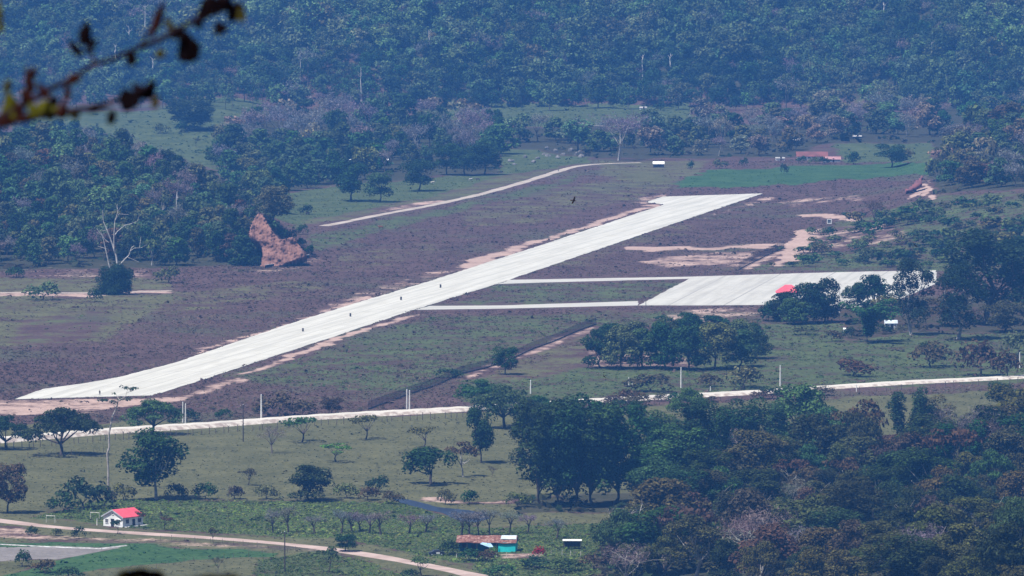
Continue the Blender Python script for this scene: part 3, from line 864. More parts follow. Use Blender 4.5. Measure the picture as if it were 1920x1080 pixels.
# ------------------------------------------------------------------ trees one can tell apart: place, size, habit, colour, label
TREES = [
 ('pasture_tree', 115,854,765,122,'umbrella','dg','broad dark umbrella-shaped tree in the pasture just below the white road'),
 ('pasture_tree', 293,936,808,108,'round','dg','tall dark round-crowned tree on a thick pale trunk, behind the red-roofed house'),
 ('roadside_tree', 285,815,748,100,'umbrella','mg','green spreading tree growing over the white road below the near runway end'),
 ('roadside_tree', 12,842,780,80,'umbrella','dg','dark tree on the white road at the picture edge, beside the umbrella-shaped tree'),
 ('pasture_tree', 14,962,868,66,'round','bd','dark brownish tree at the picture edge above the dirt road'),
 ('pasture_tree', 581,939,872,80,'dense','dg','dense dark rounded tree alone in the hedge between pasture and green field'),
 ('pasture_tree', 510,850,800,56,'barewide','gy','leafless grey tree below the white road, beside the single white pole'),
 ('pasture_tree', 566,829,782,78,'sparse','mg','green flat-topped tree leaning in the pasture just under the white road'),
 ('pasture_tree', 686,824,778,62,'sparse','ol','grey-green tree with a round thin crown under the white road fence'),
 ('pasture_tree', 630,866,830,60,'sparse','lg','small thin tree with a light green top in the middle of the pasture'),
 ('pasture_tree', 794,840,800,60,'sparse','ol','thin olive tree in the pasture above the willow-shaped tree'),
 ('pasture_tree', 808,908,838,92,'willow','dg','drooping willow-shaped green tree above the river bend'),
 ('pasture_tree', 868,894,828,62,'sparse','bd','brownish tree with a whitewashed trunk in the pasture'),
 ('pasture_tree', 902,868,762,56,'round','dg','narrow dark two-tiered tree standing in the pasture beside the big grove'),
 ('roadside_tree', 946,802,722,104,'umbrella','mg','wide bright green tree covering the end of the white road'),
 ('roadside_tree', 896,768,712,76,'umbrella','mg','low spreading green tree on the far side of the white road by the mesh fence'),
 ('pasture_tree', 465,910,878,34,'sparse','bd','small dark crooked tree alone in the lower pasture'),
 ('pasture_tree', 922,895,873,20,'bare','bd','tiny leaning dead tree in the pasture before the big grove'),
 ('airfield_tree', 947,702,650,46,'round','dg','small dark tree growing through the long mesh fence'),
 ('airfield_tree', 622,776,746,40,'round','bd','small dark tree at the lower end of the long mesh fence'),
 # big grove
 ('grove_tree', 1016,949,752,92,'plume','dg','many-stemmed tall tree at the pasture end of the big grove'),
 ('grove_tree', 1046,951,778,76,'plume','mg','shorter many-stemmed tree second in the front row of the big grove'),
 ('grove_tree', 1080,950,744,104,'plume','dg','tall dark tree third in the front row of the big grove'),
 ('grove_tree', 1114,949,758,96,'plume','mg','tall mid green tree fourth in the front row of the big grove'),
 ('grove_tree', 1152,945,756,104,'plume','dg','tall dark tree in the middle of the big grove above the white dead tree'),
 ('grove_tree', 1208,937,838,80,'plume','mg','low soft green tree before the gap in the big grove'),
 ('grove_tree', 1196,918,778,86,'tall','dg','tall tree behind the low soft green one in the big grove'),
 ('grove_tree', 1262,926,800,100,'plume','mg','wide soft green tree with a broken white limb beside it in the grove'),
 ('grove_tree', 1300,916,752,104,'tall','dg','tall dark tree at the forest end of the big grove'),
 ('grove_tree', 1338,900,760,86,'plume','dg','dark tree where the big grove meets the forested rise'),
 ('grove_tree', 1000,900,752,84,'tall','dg','dark tree behind the many-stemmed tree at the pasture end of the grove'),
 ('grove_tree', 1040,880,746,96,'plume','mg','rear tree of the big grove, mid green, nearest the wide roadside tree'),
 ('grove_tree', 1130,880,758,90,'plume','dg','rear tree of the big grove, dark, below the two short white poles'),
 ('grove_tree', 1236,880,768,84,'plume','mg','rear tree of the big grove, mid green, beside the bright crown on the road'),
 ('roadside_tree', 1004,800,742,84,'umbrella','mg','green crown hiding the white road next to the wide bright roadside tree'),
 ('roadside_tree', 1066,798,748,70,'round','dg','dark crown hiding the white road over the middle of the big grove'),
 ('roadside_tree', 1180,796,750,60,'round','dg','dark round crown before the white road below the two short white poles'),
 ('roadside_tree', 1288,792,728,64,'umbrella','lg','bright green crown overlapping the white road above the big grove'),
 ('grove_tree', 1388,868,752,92,'plume','dg','dark plume-crowned tree between the big grove and the light green dome'),
 ('grove_tree', 1440,862,748,92,'plume','mg','plume-crowned tree next to the light green dome below the white road'),
 ('grove_tree', 1502,830,722,98,'dense','lg','large light green domed crown rising to the white road'),
 ('grove_tree', 1560,848,764,110,'umbrella','mg','layered green tree just below the light green dome'),
 ('grove_tree', 1606,852,784,72,'dense','dg','dark tree on the pasture side of the layered green tree'),
 ('grove_tree', 1486,890,806,112,'umbrella','mg','broad mid green crown below the layered green tree'),
 ('grove_tree', 1426,905,828,96,'dense','dg','dark round crown under the plume-crowned pair'),
 ('pasture_tree', 1706,838,728,72,'plume','dg','dark feathery tree standing in the far pasture below the white road'),
 ('pasture_tree', 1752,836,742,66,'plume','ol','paler feathery tree touching the dark one in the far pasture'),
 ('forest_tree', 1806,898,754,98,'bare','gy','tall grey leafless tree above the forested rise'),
 ('forest_tree', 1880,790,716,62,'tall','dg','dark pointed tree by the white road at the top of the forested rise'),
 ('forest_tree', 1906,850,764,76,'round','mg','green tree below the dark pointed one at the edge of the forested rise'),
 # trees by the apron
 ('apron_tree', 1468,602,548,66,'dense',(0.022, 0.040, 0.017),'dark round tree in front of the red hip roof'),
 ('apron_tree', 1512,606,532,74,'dense',(0.022, 0.040, 0.017),'tall dark tree second in the dense clump by the apron'),
 ('apron_tree', 1546,604,522,66,'dense',(0.022, 0.040, 0.017),'highest tree of the dense clump by the apron, beside the white pole'),
 ('apron_tree', 1440,602,568,44,'bush','dg','low dark tree at the outer end of the dense clump by the apron'),
 ('apron_tree', 1490,608,560,60,'dense','mg','front tree of the dense clump by the apron'),
 ('apron_tree', 1638,585,516,68,'dense',(0.022, 0.040, 0.017),'dark tree behind the bamboo at the end of the apron'),
 ('apron_tree', 1606,580,530,52,'dense','mg','smaller tree at the apron edge behind the bamboo'),
 ('bamboo_clump', 1628,642,564,108,'bamboo','mg','feathery arching bamboo clump beside the small white house'),
 ('apron_tree', 1668,610,552,60,'sparse','ol','thin pale tree behind the small white house'),
 ('tall_tree', 1708,628,484,72,'tall',(0.022, 0.040, 0.017),'tall slim dark tree on a whitened trunk near the small white house'),
 ('tall_tree', 1797,636,494,96,'tall',(0.022, 0.040, 0.017),'tall green tree with a white-footed trunk under the giant tree'),
 ('tall_tree', 1848,608,432,146,'tall',(0.022, 0.040, 0.017),'giant dark tree, the highest beside the apron'),
 ('tall_tree', 1912,590,446,100,'tall',(0.022, 0.040, 0.017),'dark tree next to the giant one at the picture edge'),
 ('apron_tree', 1770,612,560,66,'round','bd','low brownish tree between the slim dark tree and the giant'),
 ('apron_tree', 1884,622,566,76,'round','bd','low dark tree under the giant tree'),
 # far meadow trees
 ('meadow_tree', 658,377,304,66,'round','dg','round dark meadow tree, first of the pair above the gravel track'),
 ('meadow_tree', 712,379,322,48,'round','mg','slimmer meadow tree, second of the pair above the gravel track'),
 ('meadow_tree', 785,358,300,58,'round','dg','lone dark tree with a visible trunk at the meadow edge'),
 ('meadow_tree', 512,420,348,62,'round','ol','pale grey-green tree above the red landslip'),
 ('meadow_tree', 838,328,268,52,'round','dg','dark tree in the row at the meadow edge, next to the lone one'),
 ('meadow_tree', 872,329,276,54,'round','dg','middle dark tree in the row at the meadow edge'),
 ('meadow_tree', 908,328,268,58,'round','dg','end tree of the dark row at the meadow edge, facing the rocks'),
 ('meadow_tree', 1160,301,206,98,'bare','gy','big pale leafless tree with a white trunk by the gravel track'),
 ('meadow_tree', 1672,314,270,56,'round','dg','round dark tree alone at the green crop field near the red-roofed farm'),
 ('meadow_tree', 1640,428,372,44,'bare','bd','thin dark leafless tree beside the white square sign'),
 ('meadow_tree', 368,276,258,18,'sparse','ol','tiny lone tree on the far meadow behind the wooded mound'),
 ('meadow_tree', 352,242,182,100,'plume','dg','dark copse tree standing out on the far meadow under the branch'),
 ('far_tree', 1896,215,148,30,'tall','dg','dark tree on a tall bare trunk standing above the far scrubby mound'),
 ('field_tree', 648,1034,1002,40,'round','dg','dark small-crowned tree on two stems at the dirt road'),
 ('field_tree', 616,1074,1024,44,'sparse','mg','light young tree below the dirt road'),
 ('field_tree', 792,1082,1042,54,'sparse','lg','bright leafy young tree covering the dirt road bend'),
 ('field_tree', 408,1076,1042,24,'bare','bd','small dead brown tree below the dirt road'),
 ('garden_tree', 262,990,958,24,'sparse','bd','dark thin tree leaning on the end of the red-roofed house'),
 ('garden_tree', 220,1001,975,26,'sparse','dg','small dark tree before the white gable of the red-roofed house'),
 ('garden_tree', 310,995,968,30,'sparse','bd','small brownish tree beside the red-roofed house'),
 ('field_tree', 400,1018,988,18,'sparse','bd','little dark sapling above the dirt road'),
]
for t in TREES:
    nm, px, by, ty, w, kd, col, lab = t
    pale = any(k in lab for k in ('pale trunk', 'white trunk', 'whitened', 'whitewashed', 'white-footed', 'pale leafless'))
    tree(nm, px, by, ty, w, kd, col, lab, bark=PALE if pale else None, cat='tree' if nm != 'bamboo_clump' else 'bamboo')

# dense low grove below the apron
HG = [(1125,690,618,56),(1165,692,612,58),(1205,690,616,60),(1248,692,606,66),(1292,694,612,64),(1340,692,606,72),(1386,688,618,64),(1418,672,622,46),
      (1150,660,606,52),(1196,655,602,52),(1246,650,596,54),(1290,648,590,60),(1338,646,592,58),(1384,650,598,52),(1410,648,606,40),(1288,612,586,36)]
for i, (px, by, ty, w) in enumerate(HG):
    row = 'front' if by > 665 else 'back'
    k = i if by > 665 else i - 8
    tree('thicket_tree', px, by, ty, w * 1.15, 'dense', ('dg', 'dg', 'mg', 'ol')[i * 7 % 4], '%s tree from the mesh fence, %s row of the dense grove below the apron' % (ORD[k], row), 'trees of the dense grove below the apron')

# pollarded trees across the lower field
POL = [(512,1000,955),(541,998,948),(590,1000,966),(640,1000,956),(660,997,958),(676,996,966),(692,1000,962),(714,1002,958),(767,1000,964),(798,998,962),(865,1004,960),(880,1006,958),(898,1004,956),(918,1004,952),(955,1000,958),(990,1000,962),(1044,1010,972)]
for i, (px, by, ty) in enumerate(POL):
    tree('pollarded_tree', px, by, ty, 40 + (i * 13 % 12), 'pollard', 'gy', '%s grey pollarded tree from the road end of the row across the green field' % ORD[i], 'pollarded trees across the lower green field', bark=(0.09, 0.075, 0.065))

# shrubs one can tell apart
SHR = [
 (80,562,528,66,'ol','rounded olive bush beside the farm track'),(30,520,500,40,'dg','low bush at the foot of the wooded mound near the picture edge'),
 (316,530,498,50,'ol','pale bush right at the foot of the wooded mound'),(178,566,540,26,'dg','small dark bush beside the white skeleton tree'),
 (158,954,892,90,'dg','big dark bush in the hedge above the red-roofed house'),(118,960,925,60,'dg','lower dark bush in the hedge, next to the big one'),(196,950,908,40,'bd','brown-green bush in the hedge behind the tall slender tree'),
 (232,938,905,44,'ol','thin bush in the hedge between the slender tree and the round-crowned tree'),(330,938,905,40,'dg','dark bush in the hedge beside the round-crowned tree'),(385,936,905,46,'dg','bush in the hedge midway to the dense rounded tree'),
 (440,936,910,40,'bd','brown bush in the hedge before the dense rounded tree'),(500,936,908,44,'ol','olive bush in the hedge touching the dense rounded tree'),(650,934,905,48,'ol','olive bush in the hedge beyond the dense rounded tree'),
 (710,922,890,44,'dg','dark pointed bush at the head of the river'),(690,938,912,50,'bd','brown bush on the river bank'),(736,945,920,40,'bd','brownish bush where the river begins'),
 (835,946,915,36,'ol','bush on the far river bank below the willow-shaped tree'),(880,945,918,44,'dg','dark bush on the far river bank before the grove'),(970,950,922,48,'ol','olive bush at the foot of the big grove'),
 (60,1006,985,24,'dg','small dark bush below the dirt road near the picture edge'),(148,1010,986,26,'dg','dark bush below the dirt road near the red-roofed house'),(105,1005,990,28,'ol','low bush between two dark ones under the dirt road'),
 (42,1062,1030,34,'dg','dark ball-shaped bush below the grey seed bed'),(85,1075,1048,60,'bd','brown scrub below the grey seed bed'),(130,1086,1062,50,'dg','dark bush at the bottom picture edge below the crop'),
 (880,1052,1028,50,'dg','dark hedge bush in front of the tiled house'),(912,1052,1030,44,'bd','reddish dark bush in front of the tiled house'),(845,1040,1012,44,'dg','bush at the car end of the tiled house'),(924,1042,1024,22,'yg','small yellow-green bush under the blue awning'),
 (1010,1045,1024,24,(0.22,0.012,0.03),'red flowering bush beside the turquoise wall'),
 (1000,1066,1042,60,'dg','dark bush below the garden fence of the tiled house'),(1060,1072,1046,70,'mg','green bush under the red flowering bush'),(1115,1068,1036,56,'bd','brown bush below the white-roofed shelter'),
 (1180,1078,1042,70,'dg','dark bush at the foot of the white dead tree'),(940,1082,1058,60,'mg','green bush beside the dirt road bend'),(770,1085,1066,40,'dg','low dark bush at the bottom edge by the dirt road'),
 (1255,636,612,30,'bd','low bush inside the dense grove edge'),(1240,602,590,26,'dg','small bush above the dense grove by the apron'),
 (1600,705,672,80,'bd','brown-green scrub tree group on the grass above the white road'),(1745,688,640,80,'bd','brown reddish shrub above the white road'),(1838,705,636,90,'bd','large brown shrub above the white road'),(1888,708,655,54,'bd','darker brown shrub next to the large one'),
 (1395,728,685,90,'ol','olive shrub above the white road behind the single pole'),(1330,725,700,50,'bd','brown shrub by the pole below the dense grove'),(1220,735,700,90,'bd','brown scrub below the two short white poles'),
 (1180,755,728,60,'bd','dark brown shrub on the white road edge'),(350,790,764,44,'dg','dark bush behind the pole pair on the white road'),(420,786,766,30,'dg','dark bush on the road bank'),(520,780,735,80,'bd','brown bare shrub behind the single white pole'),(568,780,750,50,'bd','grey-brown shrub near the mesh fence end'),
 (840,708,690,50,'dg','low dark bush against the long mesh fence'),(490,776,758,30,'dg','little dark bush at the foot of the single white pole'),
 (1656,626,606,30,'dg','dark bush hiding the bamboo side of the small white house'),(1592,634,612,26,'dg','dark bush hiding the tiny white hut'),(1690,624,608,22,'ol','olive bush at the tree side of the small white house'),(1560,640,618,40,'bd','brown bush before the bamboo'),(1510,628,610,50,'ol','olive bush on the grass below the dense clump'),(1740,660,640,30,'dg','small dark bush on the grass under the slim dark tree'),
 (1910,665,620,60,'ol','olive bush at the picture edge under the giant tree'),(1540,478,455,40,'ol','bush above the pale orange cut bank'),(1610,470,450,40,'ol','low scrub bush on the slope beyond the apron'),(1555,443,424,34,'dg','bush below the white square sign'),
 (1700,300,278,36,'ol','pale bush beside the round dark tree at the crop field'),(1600,308,284,36,'dg','bush behind the red-roofed farm shed'),(1470,326,306,16,'dg','dark bush on the near edge of the crop field'),(1296,318,300,14,'dg','small dark bush at the corner of the crop field'),(1350,316,298,30,'ol','thin bush by the crop field track end'),(1395,312,295,16,'dg','dark little bush at the far crop edge'),
 (1503,306,292,20,'dg','dark bush before the end wall of the red-roofed farmhouse'),(1528,307,295,24,'ol','olive bush before the middle of the red-roofed farmhouse'),(1546,308,293,22,'dg','dark bush between the red-roofed farmhouse and its low shed'),(568,440,420,22,'dg','round dark bush on the gravel track end'),(575,402,384,30,'dg','dark bush on the meadow above the gravel track'),(540,392,376,30,'ol','olive bush near the grey-green meadow tree'),
 (300,250,230,32,'ol','far meadow bush under the branch leaves'),(340,248,226,24,'dg','small dark bush beside the far meadow copse'),(408,244,234,40,'ol','low hedge bush on the far meadow'),(1238,208,190,26,'dg','dark spreading shrub on the long far meadow'),
]
for px, by, ty, w, col, lab in SHR:
    tree('flowering_bush' if 'flower' in lab else 'bush', px, by, ty, w, 'bush', col, lab, cat='bush')

LB = [(452,446,24,34),(458,468,26,36),(470,486,24,34),(478,500,20,28),(462,428,22,30),(470,410,24,30),(486,404,22,28),(502,418,20,26),(516,436,22,26),(530,444,20,24),(548,446,20,22),(566,462,16,22),(580,476,16,22),(440,470,30,38),(446,492,26,36)]
for i, (px, by, h, w) in enumerate(LB):
    tree('bush', px, by + 3, by - h, w * .85, 'bush', ('dg', 'ol', 'hd')[i % 3], '%s bush around the rim of the red landslip, %s' % (('dark green', 'olive', 'deep green')[i % 3], 'foot side by the mound' if i in (0, 1, 2, 3, 13, 14) else 'top' if i < 9 else 'meadow side'), 'bushes around the red landslip', far=True, cat='bush')
for i, (px, by, h, w, c) in enumerate([(1112,764,16,34,'dg'),(1150,762,20,44,'bd'),(1196,760,22,50,'bd'),(1240,752,14,30,'bd'),(1268,758,22,44,'dg'),(1428,748,18,40,'bd'),(1448,748,24,50,'dg'),(1545,742,18,44,'bd'),(1476,742,16,36,'mg'),(890,778,14,26,'dg'),(1060,764,18,50,'dg'),(1334,752,10,30,'bd')]):
    tree('bush', px, by, by - h, w, 'bush', c, '%s roadside bush overlapping the white road behind the groves, from the pasture end' % ORD[i], 'bushes overlapping the white road', cat='bush')
for i, (px, by, h, w, c) in enumerate([(1520,440,14,26,'ol'),(1522,456,12,26,'ol'),(1524,474,14,30,'mg'),(1508,492,12,30,'mg'),(1486,500,10,26,'dg'),(1448,500,9,20,'ol'),(1462,470,8,16,'ol')]):
    tree('bush', px, by, by - h, w, 'bush', c, '%s small bush around the pale orange cut bank, from the top down' % ORD[i], 'bushes around the cut bank', far=True, cat='bush')

# scattered scrub on the slope beyond the apron
i = 0
r_ = random.Random(5)
SC_ROWS = {}
while i < 140:
    px, py = r_.uniform(1500, 1935), r_.uniform(372, 503)
    if py < 400 + (1640 - px) * 0.12: continue
    if px < 1560 and py < 460: continue
    row = ('lower part' if py > 455 else 'upper part') + (' near the cut bank' if px < 1620 else ' above the apron trees' if px < 1780 else ' toward the picture edge')
    col = ('mg', 'ol', 'dg')[i % 3]
    size = 'larger' if i % 4 == 0 else 'small'
    b = tree('scrub_bush', px, py, py - (22 if size == 'larger' else 13) * r_.uniform(.8, 1.2), (44 if size == 'larger' else 28) * r_.uniform(.8, 1.3), 'bush', col,
         '%s %s scrub bush, %s, on the scrub slope' % (size, PALNAME[col], row), 'scrub bushes on the slope beyond the apron', far=True, cat='bush')
    i += 1

# ------------------------------------------------------------------ woods: every tree stands on the ground, in rows one can see
def inside(px, py, poly):
    c = False
    for i in range(len(poly)):
        x0, y0 = poly[i - 1]; x1, y1 = poly[i]
        if (y0 > py) != (y1 > py) and px < (x1 - x0) * (py - y0) / (y1 - y0) + x0: c = not c
    return c

def zone(px, cuts):
    for x, s in cuts:
        if px < x: return s
    return cuts[-1][1]

def wood(name, poly, dx, dy, hpx, wpx, pick, group, where, seed, skip=(), far=True, pale=0.15):
    rr = random.Random(seed)
    ys = [p[1] for p in poly]; xs = [p[0] for p in poly]
    y = min(ys); k = 0; n = 0
    while y <= max(ys):
        x = min(xs) + (dx / 2 if k % 2 else 0)
        while x <= max(xs):
            px = x + rr.uniform(-.35, .35) * dx; py = y + rr.uniform(-.4, .4) * dy
            x += dx
            if not inside(px, py, poly) or any(inside(px, py, s) for s in skip): continue
            kind, col = pick(px, py, rr)
            f = rr.uniform(.72, 1.22) if name != 'forest_tree' else rr.uniform(.6, 1.45)
            h = hpx * f * rr.uniform(.85, 1.15); w = wpx * f * rr.uniform(.85, 1.2)
            if kind == 'bare': w *= 1.0
            size = 'small' if f < .88 else ('large' if f > 1.07 else 'medium')
            bark = PALE if rr.random() < pale else ((0.17, 0.145, 0.13) if kind == 'bare' else None)
            desc = 'grey leafless' if kind == 'bare' else PALNAME[col]
            form = {'round': 'round-crowned', 'dense': 'full-crowned', 'tall': 'upright', 'sparse': 'thin-crowned', 'bare': '', 'umbrella': 'spreading', 'bush': 'low bushy', 'plume': 'feathery'}[kind]
            lab = ' '.join((size + ' ' + desc + ' ' + form + ' tree ' + where(px, py)).split())
            tree(name, px, py, py - h, w, kind, col, lab, group, far=far, bark=bark)
            n += 1
        y += dy; k += 1
    return n

def mix_pick(opts):
    tot = sum(o[2] for o in opts)
    def f(px, py, rr):
        u = rr.uniform(0, tot)
        for k, c, w in opts:
            u -= w
            if u <= 0: return k, c
        return opts[-1][:2]
    return f

SCARP = [(452,408),(470,392),(560,395),(600,500),(480,512),(472,470)]
n1 = wood('mound_tree', [(-70,262),(60,262),(180,276),(260,292),(330,330),(420,380),(468,402),(474,450),(490,498),(200,500),(-70,504)], 28, 14.0, 50, 40,
     mix_pick([('dense','dg',2),('dense','hd',3),('round','hm',2),('dense','mg',2),('dense','ol',2.4),('bare','gy',1.6),('sparse','ol',.8),('tall','dg',.6),('dense','bd',1.2)]), 'trees on the wooded mound',
     lambda px, py: ('high on' if py < 350 else 'midway up' if py < 430 else 'at the foot of') + ' the wooded mound ' + zone(px, [(130,'near the picture edge'),(270,'by the skeleton tree'),(380,'before the landslip'),(999,'beside the landslip')]), 11, skip=[SCARP])
n2 = wood('copse_tree', [(402,306),(432,246),(560,230),(720,228),(935,240),(948,275),(925,318),(830,320),(650,342),(545,372),(520,398),(470,396),(430,352)], 31, 14, 52, 42,
     lambda px, py, rr: mix_pick([('bare','gy',6),('round','dg',1.5),('sparse','tn',1)] if py < 288 and (px < 690 or px > 790) else [('dense','hd',4),('dense','dg',2),('dense','mg',3),('round','ol',1.5),('bare','gy',1)])(px, py, rr),
     'trees of the wood above the meadow', lambda px, py: ('at the back' if py < 275 else 'at the front') + ' of the meadow wood, ' + zone(px, [(560,'over the landslip'),(700,'behind the meadow pair'),(820,'behind the lone tree'),(999,'by the rocks')]), 12)
n3 = wood('farm_wood_tree', [(948,268),(1010,262),(1125,262),(1290,252),(1300,232),(1440,238),(1540,212),(1770,215),(1770,262),(1640,258),(1560,262),(1500,280),(1430,296),(1290,297),(1200,294),(1120,292),(1010,276)], 31, 13.5, 46, 42,
     lambda px, py, rr: mix_pick([('bare','gy',4),('round','tn',2.2),('dense','dg',2),('dense','ol',1.5)] if 1290 < px < 1560 or px > 1690 else [('dense','hd',3),('round','hm',2),('bare','gy',2.6),('round','tn',1.),('dense','ol',1.5)])(px, py, rr), 'trees of the wood behind the farm',
     lambda px, py: ('at the back' if py < 250 else 'at the front') + ' of the farm wood, ' + zone(px, [(1130,'by the rocks'),(1290,'by the pale tree'),(1480,'before the red roof'),(1620,'over the red roof'),(9999,'past the round tree')]), 13, skip=[[(1110,285),(1210,285),(1210,300),(1110,300)],[(1475,250),(1512,250),(1512,272),(1475,272)]])
n4 = wood('hillock_tree', [(1748,352),(1760,305),(1795,250),(1850,212),(1990,190),(2000,352),(1880,356)], 27, 13.5, 42, 42,
     mix_pick([('dense','ol',3),('dense','bd',2),('dense','hd',2),('bare','gy',2.5),('round','mg',1.5),('bush','ol',2),('sparse','tn',1)]), 'trees on the far scrubby mound',
     lambda px, py: ('high on' if py < 260 else 'midway up' if py < 310 else 'at the foot of') + ' the far mound ' + zone(px, [(1830,'near the forked scar'),(9999,'toward the picture edge')]), 14)
n5 = wood('forest_tree', [(1135,1110),(1150,1040),(1185,985),(1230,950),(1350,925),(1420,905),(1600,872),(1690,862),(1780,880),(1850,850),(1940,830),(2010,840),(2010,1120)], 54, 22, 86, 80,
     mix_pick([('dense','xd',2.4),('plume','dg',1.6),('dense','od',2.4),('round','od',1.4),('dense','bd',2.6),('bare','gy',1.5),('sparse','rs',.3),('umbrella','od',1.4),('umbrella','mg',.8),('sparse','bd',1.4),('tall','xd',1.6),('plume','xd',1.2),('tall','od',1.0)]), 'trees of the forested rise',
     lambda px, py: ('along the top' if py < 930 else 'midway down' if py < 1010 else 'low') + ' on the rise ' + zone(px, [(1330,'near the white roofs'),(1520,'below the plume-crowned pair'),(1720,'below the layered tree'),(9999,'by the tall bare tree')]), 15, far=False, pale=0.4)
print('woods', n1, n2, n3, n4, n5)

# orange and yellow crowns that stand out on the forested rise
for px, by, ty, w, c, lab in [(1905,885,818,60,(0.20,0.085,0.03),'orange-leaved tree at the picture edge on the forested rise'),(1638,905,845,62,(0.14,0.065,0.04),'rust-red crown on the forested rise below the gap to the pasture'),
                              (1634,925,882,34,(0.22,0.12,0.02),'small yellow-orange crown under the rust-red one'),(1852,1055,1018,34,(0.20,0.12,0.02),'yellow-leaved small tree low on the forested rise'),
                              (1770,1030,970,80,(0.04,0.10,0.025),'fresh green rounded crown low on the forested rise')]:
    tree('forest_tree', px, by, ty, w, 'round', c, lab)

# far hillside forest
HILL = []
rr = random.Random(21)
row = 0; y = 203.0
while y > -60:
    x = -340 + (12 if row % 2 else 0)
    while x < 2260:
        px = x + rr.uniform(-9, 9); py = y + rr.uniform(-5, 5)
        x += 24.5
        if inside(px, py, [(1550,168),(1690,168),(1690,194),(1550,194)]): continue
        nz = float(vnoise(np.array([px]), np.array([py * 2.0]), 170.0, 4)[0])
        HILL.append((px, py, rr.uniform(.62, 1.15) * (.7 + .6 * nz) * (1.5 if rr.random() < .05 else 1.0), rr.random(), rr.randrange(3), rr.uniform(0, 6.28), nz))
    y -= 13.0 - row * 0.1; row += 1
HPROTO = []
for kind in ('round', 'tall', 'bare'):
    for v in range(3):
        p = get_proto(kind, v, True)
        if kind != 'bare':
            r2 = np.random.default_rng(v + 77); q = p['Q']
            sel = r2.permutation(len(q))[: 520]
            Vv = p['V'][q[sel]].reshape(-1, 3) * 1.0
            c = Vv.reshape(-1, 4, 3).mean(1, keepdims=True)
            Vv = ((Vv.reshape(-1, 4, 3) - c) * 1.18 + c).reshape(-1, 3)
        else:
            sel = np.arange(len(p['Q']))[:360]; Vv = p['V'][p['Q'][sel]].reshape(-1, 3)
        Qv = np.arange(len(Vv)).reshape(-1, 4)
        # a plain stem joins the crown to the ground
        a = .28; st = []
        for j in range(5):
            t0, t1 = 2 * math.pi * j / 5, 2 * math.pi * (j + 1) / 5
            st += [(a * math.cos(t0), a * math.sin(t0), -1), (a * math.cos(t1), a * math.sin(t1), -1), (a * .6 * math.cos(t1), a * .6 * math.sin(t1), p['H'] * .6), (a * .6 * math.cos(t0), a * .6 * math.sin(t0), p['H'] * .6)]
        Vs = np.array(st); Qs = np.arange(20).reshape(-1, 4) + len(Vv)
        Va = np.concatenate([Vv, Vs]); Qa = np.concatenate([Qv, Qs])
        mi = np.array([0] * len(Qv) + [1] * 5)
        me = np_mesh('hillside_tree', Va, Qa, [M['leaf'], M['bark_far']], mi)
        HPROTO.append((kind, p['H'], p['W'], me, Vv, Qv))
BV, BQ, BT, off, nind = [], [], [], 0, 0
for px, py, f, u, v, rz, nz in HILL:
    b = P(px, py); s = mpp(b)
    ki = 2 if u > .93 else (1 if u > .72 else 0)
    kind, H, Wd, me, Vv, Qv = HPROTO[ki * 3 + v]
    cw = rr.uniform(0, 1) * .55 + min(1, max(0, (nz - .5) * 2.2 + .5)) * .45
    col = 'gy' if kind == 'bare' else ('dg' if cw < .30 else 'hd' if cw < .52 else 'hm' if cw < .80 else 'ol' if cw < .84 else 'hl')  # low noise picks darker greens, painting shadowed ravines into the forest
    hh = 46 * f * s * (1.25 if kind == 'tall' else 1.0); ww = 36 * f * s * (.8 if kind == 'tall' else 1.0)
    sc = (ww / Wd, ww / Wd, hh / H)
    if nind < 300 and -20 < px < 1940:
        o = link('hillside_tree', me)
        o.location = b; o.rotation_euler = (0, 0, rz); o.scale = sc
        o.color = (*jitter(PAL[col]), 1)
        size = 'small' if f < .93 else ('broad' if f > 1.12 else 'medium')
        lab = '%s %s %s tree, %s row of the far hillside forest, %s' % (size, PALNAME[col], {'round': 'round', 'tall': 'upright', 'bare': ''}[kind],
              'bottom' if py > 195 else 'second' if py > 179 else 'third' if py > 164 else 'fourth' if py > 148 else 'fifth',
              zone(px, [(250,'behind the branch'),(450,'above the copse'),(650,'above the grey wood'),(830,'above the dark row'),(1080,'over the meadow start'),(1290,'over the meadow shrub'),(1500,'over the farm'),(1720,'over the crop field'),(9999,'over the scrubby mound')]))
        tag(o, ' '.join(lab.split()), 'tree', 'trees at the foot of the far hillside forest')
        nind += 1
    else:
        ca, sa = math.cos(rz), math.sin(rz)
        Vw = Vv * np.array(sc)
        Vw = np.stack([Vw[:, 0] * ca - Vw[:, 1] * sa, Vw[:, 0] * sa + Vw[:, 1] * ca, Vw[:, 2]], 1) + np.array(b)
        BV.append(Vw); BQ.append(Qv + off); off += len(Vw)
        BT.append(np.tile(np.array([*jitter(PAL[col]), 1.0]), (len(Vw), 1)))
tag(link('hillside_forest', np_mesh('hillside_forest', np.concatenate(BV), np.concatenate(BQ), M['leaf_mass'], attrs=dict(tint=np.concatenate(BT)))),
    'unbroken blue-green forest covering the upper far hillside', 'forest', kind='stuff')

